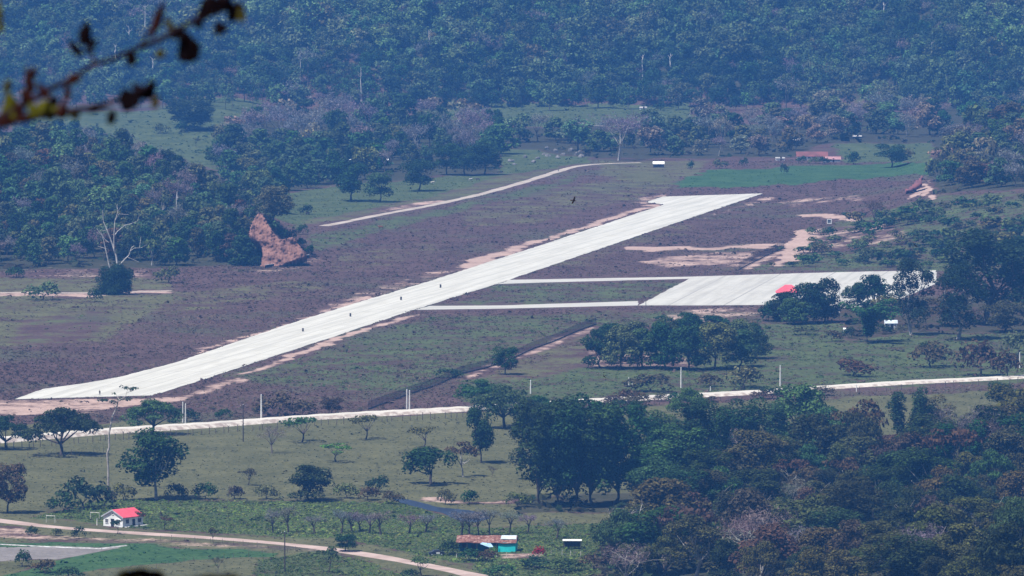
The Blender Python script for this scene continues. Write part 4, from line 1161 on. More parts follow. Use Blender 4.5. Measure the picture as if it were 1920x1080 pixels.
# pale dead stems standing in the far forest
for i, (px, by, ty, lab) in enumerate([(272,78,8,'tallest white dead stem in the far forest, above the branch'),(242,80,48,'white dead stem beside the tallest one behind the branch'),(216,103,84,'short white dead stem touching the branch'),(287,127,110,'short white dead stem under the branch'),
    (180,185,160,'white dead stem behind the hanging dark leaves'),(563,137,98,'grey-white dead stem above the grey leafless wood'),(677,176,126,'white dead stem in the far forest left of the forest shadow'),(805,92,56,'pale dead stem high in the far forest'),
    (1205,122,103,'white dead stem in the far forest over the meadow shrub'),(1257,120,100,'thin white dead stem next to the meadow shrub stem'),(1657,24,4,'white dead stem at the top of the far forest'),(1747,100,80,'white dead stem above the far scrubby mound'),
    (88,322,295,'white dead stem on the wooded mound'),(332,418,358,'white dead stem on the wooded mound beside the skeleton tree'),(308,422,408,'short white dead stem near the foot of the mound')]):
    b = AT(px, by, P(px, by).y - 14); h = (by - ty) * mpp(b)
    mb = MB(); r3 = random.Random(i)
    g = float(terrain(b.x, b.y)) - b.z
    pts = [(0, 0, g - .5)] + [(r3.uniform(-.3, .3), r3.uniform(-.3, .3), h * k / 4) for k in range(5)]
    mb.tube(pts, [.4, .38, .34, .3, .24, .12], 6)
    for k in range(3):
        z0 = h * r3.uniform(.55, .95); a = r3.uniform(0, 6.28); L = r3.uniform(1, 2.4)
        mb.tube([(0, 0, z0), (math.cos(a) * L * .6, math.sin(a) * L * .6, z0 + L * .4), (math.cos(a) * L, math.sin(a) * L, z0 + L)], [.14, .1, .05], 5)
    o = mb.build('dead_tree', M.setdefault('bone', simple('bone_bark', (0.52, 0.49, 0.46), (0.38, 0.35, 0.33), .6)))
    o.location = b; tag(o, lab, 'dead tree')

# ------------------------------------------------------------------ trees of their own shape
def limb_tree(name, base, limbs, m_col, label, pads=(), pad_col=(0.03, 0.05, 0.02), seed=0, group=None):
    """LIMBS: [(pixel polyline, radius at its start, radius at its end)]; PADS: leaf pads (px, py, w px, h px)."""
    b = P(*base); s = mpp(b); r3 = np.random.default_rng(seed)
    o = empty(name, b)
    ox, oy = base
    mb = MB()
    for pl, ra, rb in limbs:
        d0 = r3.normal(0, 1.0)
        n = len(pl)
        pts = [((px - ox) * s, d0 * k / max(1, n - 1) * 1.6, (oy - py) * s) for k, (px, py) in enumerate(pl)]
        sc_ = GH if name == 'ghost_tree' else 1.0
        mb.tube(pts, [sc_ * (ra + (rb - ra) * k / (n - 1)) for k in range(n)], 6)
    t = mb.build('trunk', M['bark'], o); t.color = (*m_col, 1)
    if pads:
        L = []
        for px, py, w, h in pads:
            k = max(3, int(w * h / 60))
            for j in range(k):
                L.append((((px + r3.uniform(-.4, .4) * w - ox) * s, r3.normal(0, w * s * .2), (oy - py + r3.uniform(-.35, .35) * h) * s), (w * s * .26, w * s * .26, max(.35, h * s * .3))))
        V, Q = lobes_to_leaves(L, 3.0, .32, r3)
        c = link('crown', np_mesh('crown', V, Q, M['leaf']), o); c.color = (*pad_col, 1)
    return tag(o, label, 'tree', group)

GH = .72
limb_tree('ghost_tree', (216, 552), [
    ([(214,556),(212,523),(205,497),(198,464),(193,442),(182,428)], .62, .12), ([(205,455),(196,447),(188,432)], .2, .07), ([(200,466),(183,462)], .14, .05),
    ([(218,556),(221,501),(218,480),(211,458),(201,431),(194,415),(193,393)], .7, .12), ([(201,431),(188,432)], .18, .06), ([(214,470),(214,440),(216,413),(221,399),(221,382)], .3, .09), ([(221,396),(230,384)], .12, .05), ([(221,392),(217,380)], .1, .04), ([(216,413),(224,400),(243,401)], .14, .05),
    ([(216,440),(220,434),(234,422),(246,419)], .26, .1), ([(234,424),(244,431)], .1, .04), ([(246,419),(258,414),(261,404)], .12, .05),
    ([(220,520),(222,499),(232,488),(242,478),(247,464),(252,460)], .4, .13), ([(245,470),(252,465),(266,464),(276,458)], .16, .05), ([(244,472),(239,458)], .12, .05), ([(262,463),(264,444)], .1, .05), ([(240,482),(262,490)], .1, .04)],
    (0.56, 0.53, 0.50), 'white skeleton tree with vines at its foot before the wooded mound',
    pads=[(216,540,50,36),(206,516,46,34),(232,520,36,30),(200,545,40,26),(224,505,24,20)], pad_col=(0.024, 0.045, 0.02), seed=4)
limb_tree('slender_tree', (203, 916), [
    ([(203,918),(203,880),(201,850),(205,838),(204,815),(208,795),(211,780),(217,768),(220,760)], .34, .22), ([(220,760),(214,754),(204,750)], .16, .06), ([(220,760),(222,750),(230,745),(236,742)], .18, .07), ([(219,764),(213,758)], .12, .05),
    ([(224,748),(236,742),(238,734),(242,728)], .1, .04), ([(224,748),(220,742),(216,738)], .08, .03), ([(238,736),(248,730)], .06, .03)],
    (0.40, 0.36, 0.33), 'very tall slender pale tree with flat leaf pads reaching over the runway end',
    pads=[(207,751,34,8),(236,746,24,10),(240,728,32,6),(233,724,16,5),(252,730,14,6),(216,738,12,5)], pad_col=(0.034, 0.058, 0.022), seed=6)
limb_tree('dead_tree', (1201, 1042), [
    ([(1201,1046),(1199,1020),(1197,1000),(1196,985),(1195,968)], .3, .2), ([(1196,970),(1192,960),(1188,955),(1182,960)], .14, .05), ([(1196,968),(1192,950),(1189,942)], .14, .05), ([(1195,970),(1200,958),(1204,944),(1203,935)], .16, .05), ([(1201,956),(1208,948)], .08, .03), ([(1192,958),(1184,962)], .08, .03)],
    (0.55, 0.52, 0.50), 'white dead tree with forked top in front of the big grove', seed=8)
limb_tree('dead_tree', (1290, 925), [([(1290,926),(1290,905),(1284,885),(1274,868),(1262,858)], .3, .08), ([(1281,880),(1270,874),(1256,872)], .16, .05), ([(1276,870),(1272,858)], .12, .05)], (0.5, 0.47, 0.45), 'broken white leaning limb in the big grove', seed=9)
for i, (px, by, ty, lean, lab) in enumerate([(1376,945,872,2,'slim pale trunk among dark trees behind the white roofs'),(1300,1020,965,-8,'slim pale trunk curving beside the white roof'),(1272,1036,982,-2,'straight pale trunk near the white roofs'),(1297,1024,985,1,'pale trunk between the two white roofs'),
    (1427,1052,995,-3,'pale trunk low on the forested rise by the white roof'),(1752,960,890,-10,'white leaning trunk in the middle of the forested rise'),(1784,960,915,8,'white forked trunk next to the leaning one'),(1722,1048,990,0,'upright white trunk low on the forested rise'),
    (1916,948,902,4,'white trunk at the picture edge'),(1534,1078,1028,4,'white branching trunk at the bottom of the forested rise'),(1450,965,930,-14,'white leaning trunk at the grove side of the rise'),(1668,1010,975,6,'white broken trunk on the forested rise'),(1612,1020,985,2,'short white trunk under the layered tree')]):
    r3 = random.Random(i + 50)
    m = (px + lean * .4 + r3.uniform(-2, 2), (by + ty) / 2)
    tp = (px + lean, ty)
    limb_tree('pale_trunk', (px, by), [([(px, by + 3), m, tp], .24, .12), ([m, (m[0] + r3.choice([-1, 1]) * 9, m[1] - 12), (m[0] + r3.choice([-1, 1]) * 13, m[1] - 22)], .13, .05), ([tp, (tp[0] + 7, tp[1] - 10)], .1, .04), ([tp, (tp[0] - 6, tp[1] - 12)], .1, .04), ([(px + lean * .7, ty + 12), (px + lean * .7 + 8, ty + 2)], .08, .04)],
              (0.50, 0.47, 0.45), lab, seed=60 + i)

PT = [(1208,1010,920),(1345,990,905),(1398,1000,918),(1440,1000,915),(1478,955,872),(1502,1010,930),(1540,985,900),(1566,1040,955),(1588,960,880),(1622,1060,975),(1652,965,885),(1690,1020,930),(1735,1000,915),(1768,1068,985),(1800,1020,930),(1830,975,890),(1845,1072,990),(1872,1020,935),(1893,985,900),(1905,1060,975),(1380,1060,975),(1462,1070,985),(1700,1078,1000),(1260,960,885)]
for i, (px, by, ty) in enumerate(PT):
    ty += 14
    r3 = random.Random(900 + i); le = r3.choice([-1, 1]) * r3.uniform(7, 13) if i % 2 else r3.uniform(-2, 2); hh = by - ty
    m = (px + le * .45 + r3.uniform(-3, 3), by - hh * .5); tp = (px + le, ty)
    lim = [([(px, by + 3), m, tp], .19, .06)]
    for k in range(5):
        f = r3.uniform(.45, .95); s0 = (px + le * f, by - hh * f); sg = r3.choice([-1, 1]); ln = r3.uniform(12, 26)
        lim.append(([s0, (s0[0] + sg * ln * .45, s0[1] - ln * .5), (s0[0] + sg * ln * .8, s0[1] - ln * r3.uniform(.5, 1.1))], .08, .025))
    place = 'along the top' if by < 975 else 'midway down' if by < 1030 else 'low'
    limb_tree('pale_trunk', (px, by), lim, (0.36, 0.33, 0.30), '%s %s pale trunk out from the big grove, %s the forested rise' % (ORD[i // 2], 'leaning' if i % 2 else 'straight', place + ('' if place == 'midway down' else ' of' if place != 'low' else ' on')), seed=300 + i, group='pale trunks of the forested rise')

# ------------------------------------------------------------------ ground cover nobody could count
def cover(name, cats, n, size, cols, label, seed, thr=.5, region=(-160, 2080, 300, 1110), hfac=1.0):
    r = np.random.default_rng(seed)
    px = r.uniform(region[0], region[1], n); py = r.uniform(region[2], region[3], n)
    # flat ground first, then settle on the terrain
    u = (px - 960) / FPX; v = -(py - 540) / FPX
    dy = CT + v * ST; dz = (-ST + v * CT) / dy; dx = u / dy
    t = np.clip(-CAMH / dz, 1200, 5200)
    for _ in range(25): t = t * .6 + .4 * np.clip((terrain(dx * t, t) - CAMH) / dz, 1200, 5200)
    x, y = dx * t, t; z = terrain(x, y)
    Wt = ground_weights(x, y, z)
    dry = 1 - Wt.sum(1)
    w = sum((dry if c == 'dry' else Wt[:, CATS.index(c)]) for c in cats)
    soil = Wt[:, 1] + Wt[:, 4]
    cl = np.clip(.5 + 2.2 * (vnoise(x, y, 22.0, seed) - .5), 0, 1) * .6 + .4 * np.clip(.5 + 2.0 * (vnoise(x, y, 6.0, seed + 3) - .5), 0, 1)
    keep = (w * (.55 + .9 * cl) > thr * r.uniform(.6, 1.4, n)) & (soil < r.uniform(.15, .8, n))
    for poly in NOGO:
        keep &= poly_weight(px, py, poly, 1.6) < .5
    x, y, z = x[keep], y[keep], z[keep]; k = len(x)
    m = 5
    P0 = np.repeat(np.stack([x, y, z], 1), m, 0)
    sc = np.repeat(size * r.uniform(.5, 1.5, k) ** 1.2 * np.where(r.random(k) < .04, 2.2, 1.0), m)
    d = rand_dirs(r, k * m); d[:, 2] = np.abs(d[:, 2]) * .8 + .15
    P0 = P0 + d * (sc * np.array([.62]))[:, None] * np.array([1.25, 1.25, .75 * hfac])
    nn = d * .45 + np.array([0, 0, .6]) + r.normal(0, .28, d.shape); nn /= np.linalg.norm(nn, axis=1)[:, None]
    V, Q = leaf_quads(P0, nn, sc * r.uniform(.35, .7, k * m), sc * r.uniform(.3, .65, k * m), r)
    ci = r.integers(0, len(cols), k)
    tone = .5 + .6 * np.clip(.5 + 1.8 * (vnoise(x, y, 30.0, seed + 9) - .5), 0, 1) + .45 * np.clip(.5 + 2.4 * (vnoise(x, y * .6, 90.0, seed + 19) - .5), 0, 1)
    tint = np.array(cols)[ci] * r.uniform(.88, 1.12, (k, 1)) * tone[:, None]
    tint = np.concatenate([tint, np.ones((k, 1))], 1)
    tint = np.repeat(tint, m * 4, 0)
    o = link(name, np_mesh(name, V, Q, M['weeds'], attrs=dict(tint=tint)))
    tag(o, label, 'vegetation', kind='stuff')
    print(name, k)

NOGO = [RW_R + RW_L, [(1190,575),(1440,574),(1600,580),(1700,560),(1760,534),(1757,505),(1560,509),(1300,517)], [(778,583),(805,571),(1197,563),(1197,576),(790,584)], [(930,535),(952,522),(1302,516),(1294,526),(1020,533)],
        [(-160,855),(0,842),(190,822),(400,808),(600,794),(880,779),(1100,765),(1420,748),(1920,716),(2080,706),(2080,694),(1920,702),(1420,730),(1100,748),(880,762),(600,778),(400,793),(190,806),(0,822),(-160,836)],
        [(-120,953),(0,970),(260,993),(520,1011),(680,1029),(900,1073),(980,1098),(980,1112),(880,1085),(680,1047),(520,1026),(260,1007),(0,983),(-120,968)],
        [(736,935),(776,937),(850,952),(905,960),(922,972),(890,982),(846,972),(800,958),(748,944)],
        [(600,421),(800,383),(985,337),(1050,316),(1085,306),(1340,300),(1340,307),(1140,311),(1090,315),(985,346),(800,392),(600,430)]]
cover('dry_weeds', ['dry'], 150000, .46, [(0.078, 0.050, 0.045), (0.095, 0.062, 0.054), (0.074, 0.056, 0.044), (0.105, 0.076, 0.062), (0.066, 0.060, 0.036)], 'purple-brown dry weeds covering the airfield round the runway', 31, .5, (-160, 2080, 300, 800))
cover('green_weeds', ['grass'], 110000, .45, [(0.046, 0.074, 0.023), (0.060, 0.090, 0.027), (0.080, 0.096, 0.034), (0.062, 0.064, 0.036)], 'rough green weeds and grass between the paved strips and over the lower fields', 32, .55, (-160, 2080, 300, 1110))
cover('bright_grass', ['grass'], 70000, .32, [(0.105, 0.140, 0.032), (0.085, 0.128, 0.032), (0.13, 0.145, 0.048), (0.06, 0.09, 0.03)], 'bright green grass on the lower fields by the dirt road', 37, .62, (-160, 1250, 925, 1110))
cover('pasture_tufts', ['pasture'], 50000, .28, [(0.062, 0.066, 0.034), (0.082, 0.080, 0.046), (0.05, 0.062, 0.03)], 'short olive tufts in the grazed pasture', 33, .6, (-160, 2080, 480, 1110))
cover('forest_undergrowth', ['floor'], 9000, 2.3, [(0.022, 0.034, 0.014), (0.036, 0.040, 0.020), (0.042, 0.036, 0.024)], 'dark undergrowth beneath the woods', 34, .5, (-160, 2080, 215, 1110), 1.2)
cover('far_meadow_scrub', ['grass'], 5000, .9, [(0.03, 0.052, 0.02), (0.05, 0.07, 0.03)], 'low scrub on the far meadows', 35, .8, (-160, 2080, 180, 300))
cover('crop_plants', ['crop'], 40000, .34, [(0.026, 0.062, 0.02), (0.036, 0.082, 0.028), (0.018, 0.045, 0.018)], 'low green crop plants on the two cultivated fields', 36, .5, (-160, 2080, 300, 1110))
# ------------------------------------------------------------------ buildings
M['white_wall'] = simple('white_wall', (0.78, 0.78, 0.76), (0.62, 0.62, 0.60), .6, .9, .1)
M['grey_wall'] = simple('grey_wall', (0.40, 0.42, 0.45), (0.32, 0.33, 0.36), .8, .9, .1)
M['dark_open'] = simple('dark_opening', (0.012, 0.011, 0.014), (0.02, 0.018, 0.02), 1., .5, .3)
M['red_roof'] = simple('red_roof', (0.60, 0.085, 0.115), (0.50, 0.07, 0.095), .5, .55, .3)
M['far_red_roof'] = simple('far_red_roof', (0.17, 0.06, 0.055), (0.11, 0.045, 0.042), .2, .7, .2)
M['teal'] = simple('turquoise_paint', (0.03, 0.64, 0.62), (0.025, 0.54, 0.54), .7, .7, .2)
M['dark_teal'] = simple('dark_teal_paint', (0.006, 0.10, 0.16), (0.005, 0.08, 0.13), .7, .7, .2)
M['metal_sheet'] = simple('metal_sheet', (0.50, 0.56, 0.60), (0.36, 0.40, 0.44), .5, .45, .4)
M['blue_tarp'] = simple('blue_sheet', (0.30, 0.48, 0.66), (0.24, 0.40, 0.58), .6, .5, .3)
M['wood_dark'] = simple('dark_wood', (0.07, 0.055, 0.045), (0.045, 0.035, 0.03), 1.5)
M['post_white'] = simple('white_post', (0.70, 0.68, 0.64), (0.55, 0.52, 0.48), 1.2)
M['post_grey'] = simple('grey_post', (0.16, 0.13, 0.11), (0.09, 0.075, 0.065), 1.5)
M['dim_roof'] = simple('dim_roof', (0.34, 0.33, 0.32), (0.24, 0.23, 0.22), .4)
M['concrete_pole'] = simple('concrete_pole', (0.66, 0.65, 0.62), (0.55, 0.54, 0.52), .8)
M['dark_wall'] = simple('dark_wall', (0.05, 0.05, 0.06), (0.03, 0.03, 0.04), .8)

def tile_material():
    m, nt, out = mat('clay_tiles')
    pos = N(nt, 'TexCoord').outputs['Object']
    n1 = noise(nt, 1.3, 5, pos, .7)
    w = N(nt, 'TexWave', wave_type='BANDS', bands_direction='X'); w.inputs['Scale'].default_value = 1.3; w.inputs['Distortion'].default_value = .6
    nt.links.new(pos, w.inputs[0])
    cr = N(nt, 'ValToRGB'); nt.links.new(n1, cr.inputs[0])
    e = cr.color_ramp.elements; e[0].position = .3; e[0].color = (0.07, 0.035, 0.03, 1); e[1].position = .72; e[1].color = (0.42, 0.30, 0.26, 1)
    x = cr.color_ramp.elements.new(.5); x.color = (0.20, 0.09, 0.07, 1)
    b = principled(nt, out, cr.outputs[0], .9, .1)
    bp = N(nt, 'Bump'); bp.inputs['Distance'].default_value = .08; nt.links.new(w.outputs['Fac'], bp.inputs['Height']); nt.links.new(bp.outputs[0], b.inputs['Normal'])
    return m
M['tiles'] = tile_material()

def window(parent, c, w, h, axis, frame_m, d=0.10):
    """A dark window in a projecting frame with a glazing bar; AXIS is the wall's outward direction: -y, +y, +x or -x."""
    f = MB(); g = MB()
    def put(mb, u, v, du, dv, o0, dd):
        if axis in ('-y', '+y'):
            sgn = -1 if axis == '-y' else 1
            mb.box((c[0] + u, c[1] + sgn * o0, c[2] + v), (du, dd, dv))
        else:
            sgn = -1 if axis == '-x' else 1
            mb.box((c[0] + sgn * o0, c[1] + u, c[2] + v), (dd, du, dv))
    t = .09
    put(f, 0, h / 2 + t / 2, w + 2 * t, t, d / 2, d); put(f, 0, -h / 2 - t / 2, w + 2 * t + .1, t, d / 2 + .02, d + .04)
    put(f, -w / 2 - t / 2, 0, t, h, d / 2, d); put(f, w / 2 + t / 2, 0, t, h, d / 2, d); put(f, 0, 0, .06, h, d / 2 - .01, d * .7)
    put(g, 0, 0, w, h, .012, .02)
    fo = f.build('window', frame_m, parent)
    g.build('pane', M['dark_open'], fo)
    return fo

def gable_roof(w, l, z, rise, over, th=.14, pitch_ext=0.5):
    """Gable roof along y: two sloping slabs with a ridge at x = 0."""
    mb = MB()
    hw = w / 2 + pitch_ext; hl = l / 2 + over; ze = z - rise * pitch_ext / (w / 2)
    for sgn in (-1, 1):
        a, b, c, d = (sgn * hw, -hl, ze), (sgn * hw, hl, ze), (0, hl, z + rise), (0, -hl, z + rise)
        up = [(p[0], p[1], p[2] + th) for p in (a, b, c, d)]
        lo = [a, b, c, d]
        if sgn < 0: up.reverse(); lo.reverse()
        mb.face(up); mb.face(list(reversed(lo)))
        for i in range(4): mb.face([lo[i - 1], lo[i], up[i], up[i - 1]])
    return mb

# the red-roofed house by the dirt road
def red_house():
    b = P(230, 987); rz = math.radians(-40)
    o = empty('house', b + Vector((0, 2.5, 0)), rz)
    tag(o, 'small white house with a bright red gabled roof above the dirt road', 'house')
    w, l, h, rise = 7.2, 8.0, 2.75, 1.75
    mb = MB()
    mb.box((0, 0, h / 2 - .2), (w, l, h + .4))
    for s in (-1, 1):
        y = s * l / 2
        pts = [(-w / 2, y, h), (w / 2, y, h), (0, y, h + rise)]
        mb.face(pts if s < 0 else pts[::-1])
    mb.build('wall', M['white_wall'], o)
    gable_roof(w, l, h + .02, rise, .38).build('roof', M['red_roof'], o)
    f = MB()
    for s in (-1, 1):
        hw = w / 2 + .5; ze = h - rise * .5 / (w / 2)
        n = 1
        f.face([(s * hw, -l / 2 - .42, ze - .14), (s * hw, -l / 2 - .42, ze + .20), (0, -l / 2 - .42, h + rise + .2), (0, -l / 2 - .42, h + rise - .16)][::s])
    f.build('bargeboard', M['grey_wall'], o)
    y = -l / 2
    window(o, (-2.3, y, 1.45), .95, 1.1, '-y', M['white_wall'])
    window(o, (1.9, y, 1.45), 1.25, 1.2, '-y', M['white_wall'])
    window(o, (.0, y, 3.55), .5, .5, '-y', M['white_wall'])
    d = MB(); d.box((-.2, y - .03, 1.0), (1.1, .08, 2.0)); d.box((-.2, y - .05, 2.06), (1.3, .12, .12)); dd = d.build('door', M['dark_open'], o)
    k = MB(); k.box((.2, y - .1, 1.0), (.05, .08, .14)); k.build('handle', M['metal_sheet'], dd)
    d = MB(); d.box((w / 2 + .03, .3, 1.0), (.08, 1.1, 2.0)); d.build('door', M['dark_open'], o)
    window(o, (w / 2, -2.2, 1.5), 1.0, 1.0, '+x', M['grey_wall'])
    window(o, (w / 2, 2.6, 1.5), 1.2, 1.0, '+x', M['grey_wall'])
    s = MB(); s.box((w / 2 + .8, .5, .1), (1.5, l, .2)); s.build('step', M['concrete_pole'], o)
    return o
red_house()

def tiled_house():
    b = P(914, 1035)
    o = empty('tiled_house', b + Vector((0, 3.2, 0)), math.radians(-6))
    tag(o, 'long low house with a patched clay tile roof and a turquoise end wall', 'house')
    # length along x 15.6 m, depth 6 m
    w = MB(); w.box((-2.2, .6, 1.15), (10.6, 4.4, 2.7)); w.build('wall', M['dark_teal'], o)
    t = MB(); t.box((5.4, 0, 1.15), (4.5, 5.6, 2.7)); t.build('end_wall', M['teal'], o)
    k = MB(); k.box((5.4, -2.84, 2.15), (4.4, .06, .7)); k.build('painted_band', M['dark_teal'].copy() if False else simple('teal_band', (0.012, 0.30, 0.34), (0.01, 0.26, 0.30), 1.), o)
    def slab_roof(name, x0, x1, m, z0=2.45, z1=4.05, dep=3.05, lift=0.0):
        mb = MB(); n = 10
        for s in (-1, 1):
            for i in range(n):
                a, c = x0 + (x1 - x0) * i / n, x0 + (x1 - x0) * (i + 1) / n
                za = lambda x: .10 * math.sin(x * .9) + .05 * math.sin(x * 2.3)
                top = [(a, s * dep, z0 + za(a) + lift), (c, s * dep, z0 + za(c) + lift), (c, 0, z1 + za(c) + lift), (a, 0, z1 + za(a) + lift)]
                if s > 0: top = top[::-1]
                bot = [(p[0], p[1], p[2] - .13) for p in top]
                mb.face(top); mb.face(bot[::-1])
                for j in range(4): mb.face([bot[j - 1], bot[j], top[j], top[j - 1]])
        return mb.build(name, m, o)
    rf = slab_roof('roof', -8.0, 7.9, M['tiles'])
    mb = MB(); mb.face([(3.6, -1.75, 3.30), (7.75, -1.75, 3.30), (7.7, -.1, 4.14), (3.75, -.1, 4.14)]); mb.face([(3.75, -.1, 4.14), (7.7, -.1, 4.14), (7.7, 2.4, 3.05), (3.7, 2.4, 3.05)])
    mb.build('metal_patch', M['metal_sheet'], rf)
    aw = MB(); a = [(-1.6, -3.7, 2.2), (.9, -4.0, 1.35), (2.0, -3.9, 1.45), (1.2, -3.3, 2.3), (-1.0, -3.2, 2.5)]
    aw.face(a); aw.face([(p[0], p[1], p[2] - .04) for p in a][::-1]); aw.build('awning', M['blue_tarp'], o)
    for x in (-7.4, -5.0, -2.4, .4, 2.8):
        p = MB(); p.tube([(x, -3.3, -.2), (x, -3.3, 2.5)], .09, 6); p.build('post', M['wood_dark'], o)
    d = MB(); d.box((-3.6, -1.64, 1.0), (1.0, .08, 2.0)); d.build('door', M['dark_open'], o)
    window(o, (-6, -1.6, 1.4), 1.0, .9, '-y', M['wood_dark']); window(o, (.6, -1.6, 1.4), 1.0, .9, '-y', M['wood_dark'])
    return o
tiled_house()

def shed(name, px, by, wpx, hpx, depth, roof_m, wall_m, label, rz=0., flat=False, hip=False, open_=False, door=True, cat='building', rise=.42, wins=2):
    b = P(px, by); s = mpp(b); w, H = wpx * s, hpx * s
    o = empty(name, b + Vector((0, depth / 2, 0)), rz); tag(o, label, cat)
    hw = H * (1 - rise)
    if open_:
        for x in (-w / 2 + .2, w / 2 - .2):
            for y in (-depth / 2 + .2, depth / 2 - .2):
                p = MB(); p.tube([(x, y, -.3), (x, y, hw + .05)], .08, 6); p.build('post', M['wood_dark'], o)
        bm_ = MB(); bm_.box((0, depth / 2 - .15, hw * .5), (w * .86, .08, hw * .7)); bm_.box((0, 0, hw * .35), (w * .7, .5, .08)); bm_.build('back_rail', M['wood_dark'], o)
    else:
        m = MB(); m.box((0, 0, hw / 2 - .15), (w * .92, depth * .92, hw + .3)); m.build('wall', wall_m, o)
        y = -depth * .46
        if door:
            d = MB(); d.box((w * .08, y - .03, 1.0), (1.0, .08, 2.0)); d.build('door', M['dark_open'], o)
        for k in range(wins):
            x = (-.3 + .62 * k / max(1, wins - 1)) * w if wins > 1 else -.25 * w
            window(o, (x, y, hw * .58), min(1.3, w * .14), min(1.0, hw * .36), '-y', wall_m)
    mb = MB()
    a, d_, z = w / 2, depth / 2, hw
    if flat:
        mb.box((0, 0, z + .1), (w, depth, .14)); mb.box((0, 0, z + .22), (w * .96, depth * .3, .08))
    elif hip:
        k = min(a, d_) * .85
        r1, r2 = (-max(0, a - k), 0, H), (max(.05, a - k), 0, H)
        c = [(-a, -d_, z), (a, -d_, z), (a, d_, z), (-a, d_, z)]
        mb.face([c[0], c[1], r2, r1]); mb.face([c[1], c[2], r2]); mb.face([c[2], c[3], r1, r2]); mb.face([c[3], c[0], r1]); mb.face(c[::-1])
        for i in range(4):
            p, q = c[i - 1], c[i]; mb.face([(p[0], p[1], z - .16), (q[0], q[1], z - .16), (q[0], q[1], z - .003), (p[0], p[1], z - .003)])
    else:
        for s_ in (-1, 1):
            t = [(-a, s_ * d_, z), (a, s_ * d_, z), (a, 0, H), (-a, 0, H)]
            if s_ > 0: t = t[::-1]
            lo = [(p[0], p[1], p[2] - .12) for p in t]
            mb.face(t); mb.face(lo[::-1])
            for i in range(4): mb.face([lo[i - 1], lo[i], t[i], t[i - 1]])
        for s_ in (-1, 1):
            x = s_ * a * .92
            mb.face([(x, -d_ * .92, z - .05), (x, d_ * .92, z - .05), (x, 0, H - .08)][::s_])
    mb.build('roof', roof_m, o)
    return o

shed('pavilion', 1479, 575, 48, 40, 8.5, M['red_roof'], M['white_wall'], 'pavilion with a bright red hipped roof half hidden by trees at the apron edge', hip=True, rise=.34)
shed('farmhouse', 1523, 300, 60, 15, 10, M['far_red_roof'], M['white_wall'], 'long farmhouse with a dull red roof at the far crop field', rise=.55, wins=4)
shed('farm_shed', 1560, 304, 34, 10, 6, simple('pink_roof', (0.36, 0.20, 0.20), (0.28, 0.15, 0.15), .2), M['grey_wall'], 'low pinkish-roofed shed at the end of the red-roofed farmhouse', rise=.5, wins=1)
shed('farm_wing', 1463, 301, 18, 6, 5, M['dim_roof'], M['white_wall'], 'small white outbuilding before the red-roofed farmhouse', rise=.3, wins=1)
shed('hillside_house', 1493, 268, 18, 9, 7, M['dim_roof'], M['far_red_roof'], 'small pale-roofed house among the trees above the farmhouse', rise=.4, wins=2)
shed('hillside_house', 1607, 259, 18, 5, 5, M['dim_roof'], M['dark_wall'], 'thin white-roofed hut in the dark trees beyond the farmhouse', rise=.4, wins=1)
shed('meadow_house', 666, 311, 26, 13, 7, M['white_wall'], simple('cream_wall', (0.5, 0.42, 0.33), (0.42, 0.35, 0.28), .5), 'white-roofed cream hut behind the meadow tree pair', rise=.4)
shed('meadow_house', 723, 308, 12, 10, 5, M['white_wall'], M['white_wall'], 'tiny white hut behind the slimmer meadow tree', rise=.4, wins=1)
shed('shelter', 1235, 314, 22, 11, 5, M['white_wall'], M['dark_wall'], 'small dark-sided shelter with a white roof beyond the end of the gravel track', rise=.4, wins=1, cat='shelter')
shed('white_house', 1671, 618, 25, 17, 6, M['metal_sheet'], M['white_wall'], 'small white house under the slim dark tree beside the bamboo', rise=.3)
shed('shelter', 1073, 1030, 36, 17, 3.5, M['white_wall'], M['dark_wall'], 'low open shelter with a flat white roof on the green field', flat=True, open_=True, rise=.1, cat='shelter')
shed('forest_hut', 1230, 1021, 26, 18, 5, M['white_wall'], M['dark_teal'], 'white-roofed bluish hut half hidden behind the white dead tree', rise=.35)
shed('forest_hut', 1322, 1026, 36, 20, 6, M['white_wall'], M['grey_wall'], 'white-roofed hut hidden in the trees at the foot of the forested rise', rise=.35)
shed('gate_hut', 1585, 623, 8, 8, 2.0, M['white_wall'], M['white_wall'], 'tiny white hut beside the bamboo clump', rise=.25, wins=1, door=False)
shed('far_cabin', 1206, 206, 14, 6, 5, M['dim_roof'], M['white_wall'], 'tiny pale cabin at the upper edge of the long far meadow', rise=.4, wins=1)

# square white sign beyond the apron
def square_sign():
    b = P(1555, 423); s = mpp(b)
    o = empty('sign', b); tag(o, 'white square sign with a dark middle standing beside bare white soil', 'sign')
    w = 9 * s
    m = MB()
    for x in (-w * .42, w * .42): m.box((x, 0, .8 + w / 2), (w * .16, .18, w))
    for z in (-w * .42, w * .42): m.box((0, 0, .8 + w / 2 + z), (w * .68, .175, w * .16))
    m.build('frame', M['white_wall'], o)
    p = MB(); p.box((0, .06, .8 + w / 2), (w * .7, .05, w * .7)); p.build('panel', simple('sign_panel', (0.13, 0.15, 0.16)), o)
    for x in (-w * .3, w * .3):
        q = MB(); q.tube([(x, .12, -.3), (x, .12, .9)], .07, 6); q.build('leg', M['post_grey'], o)
square_sign()

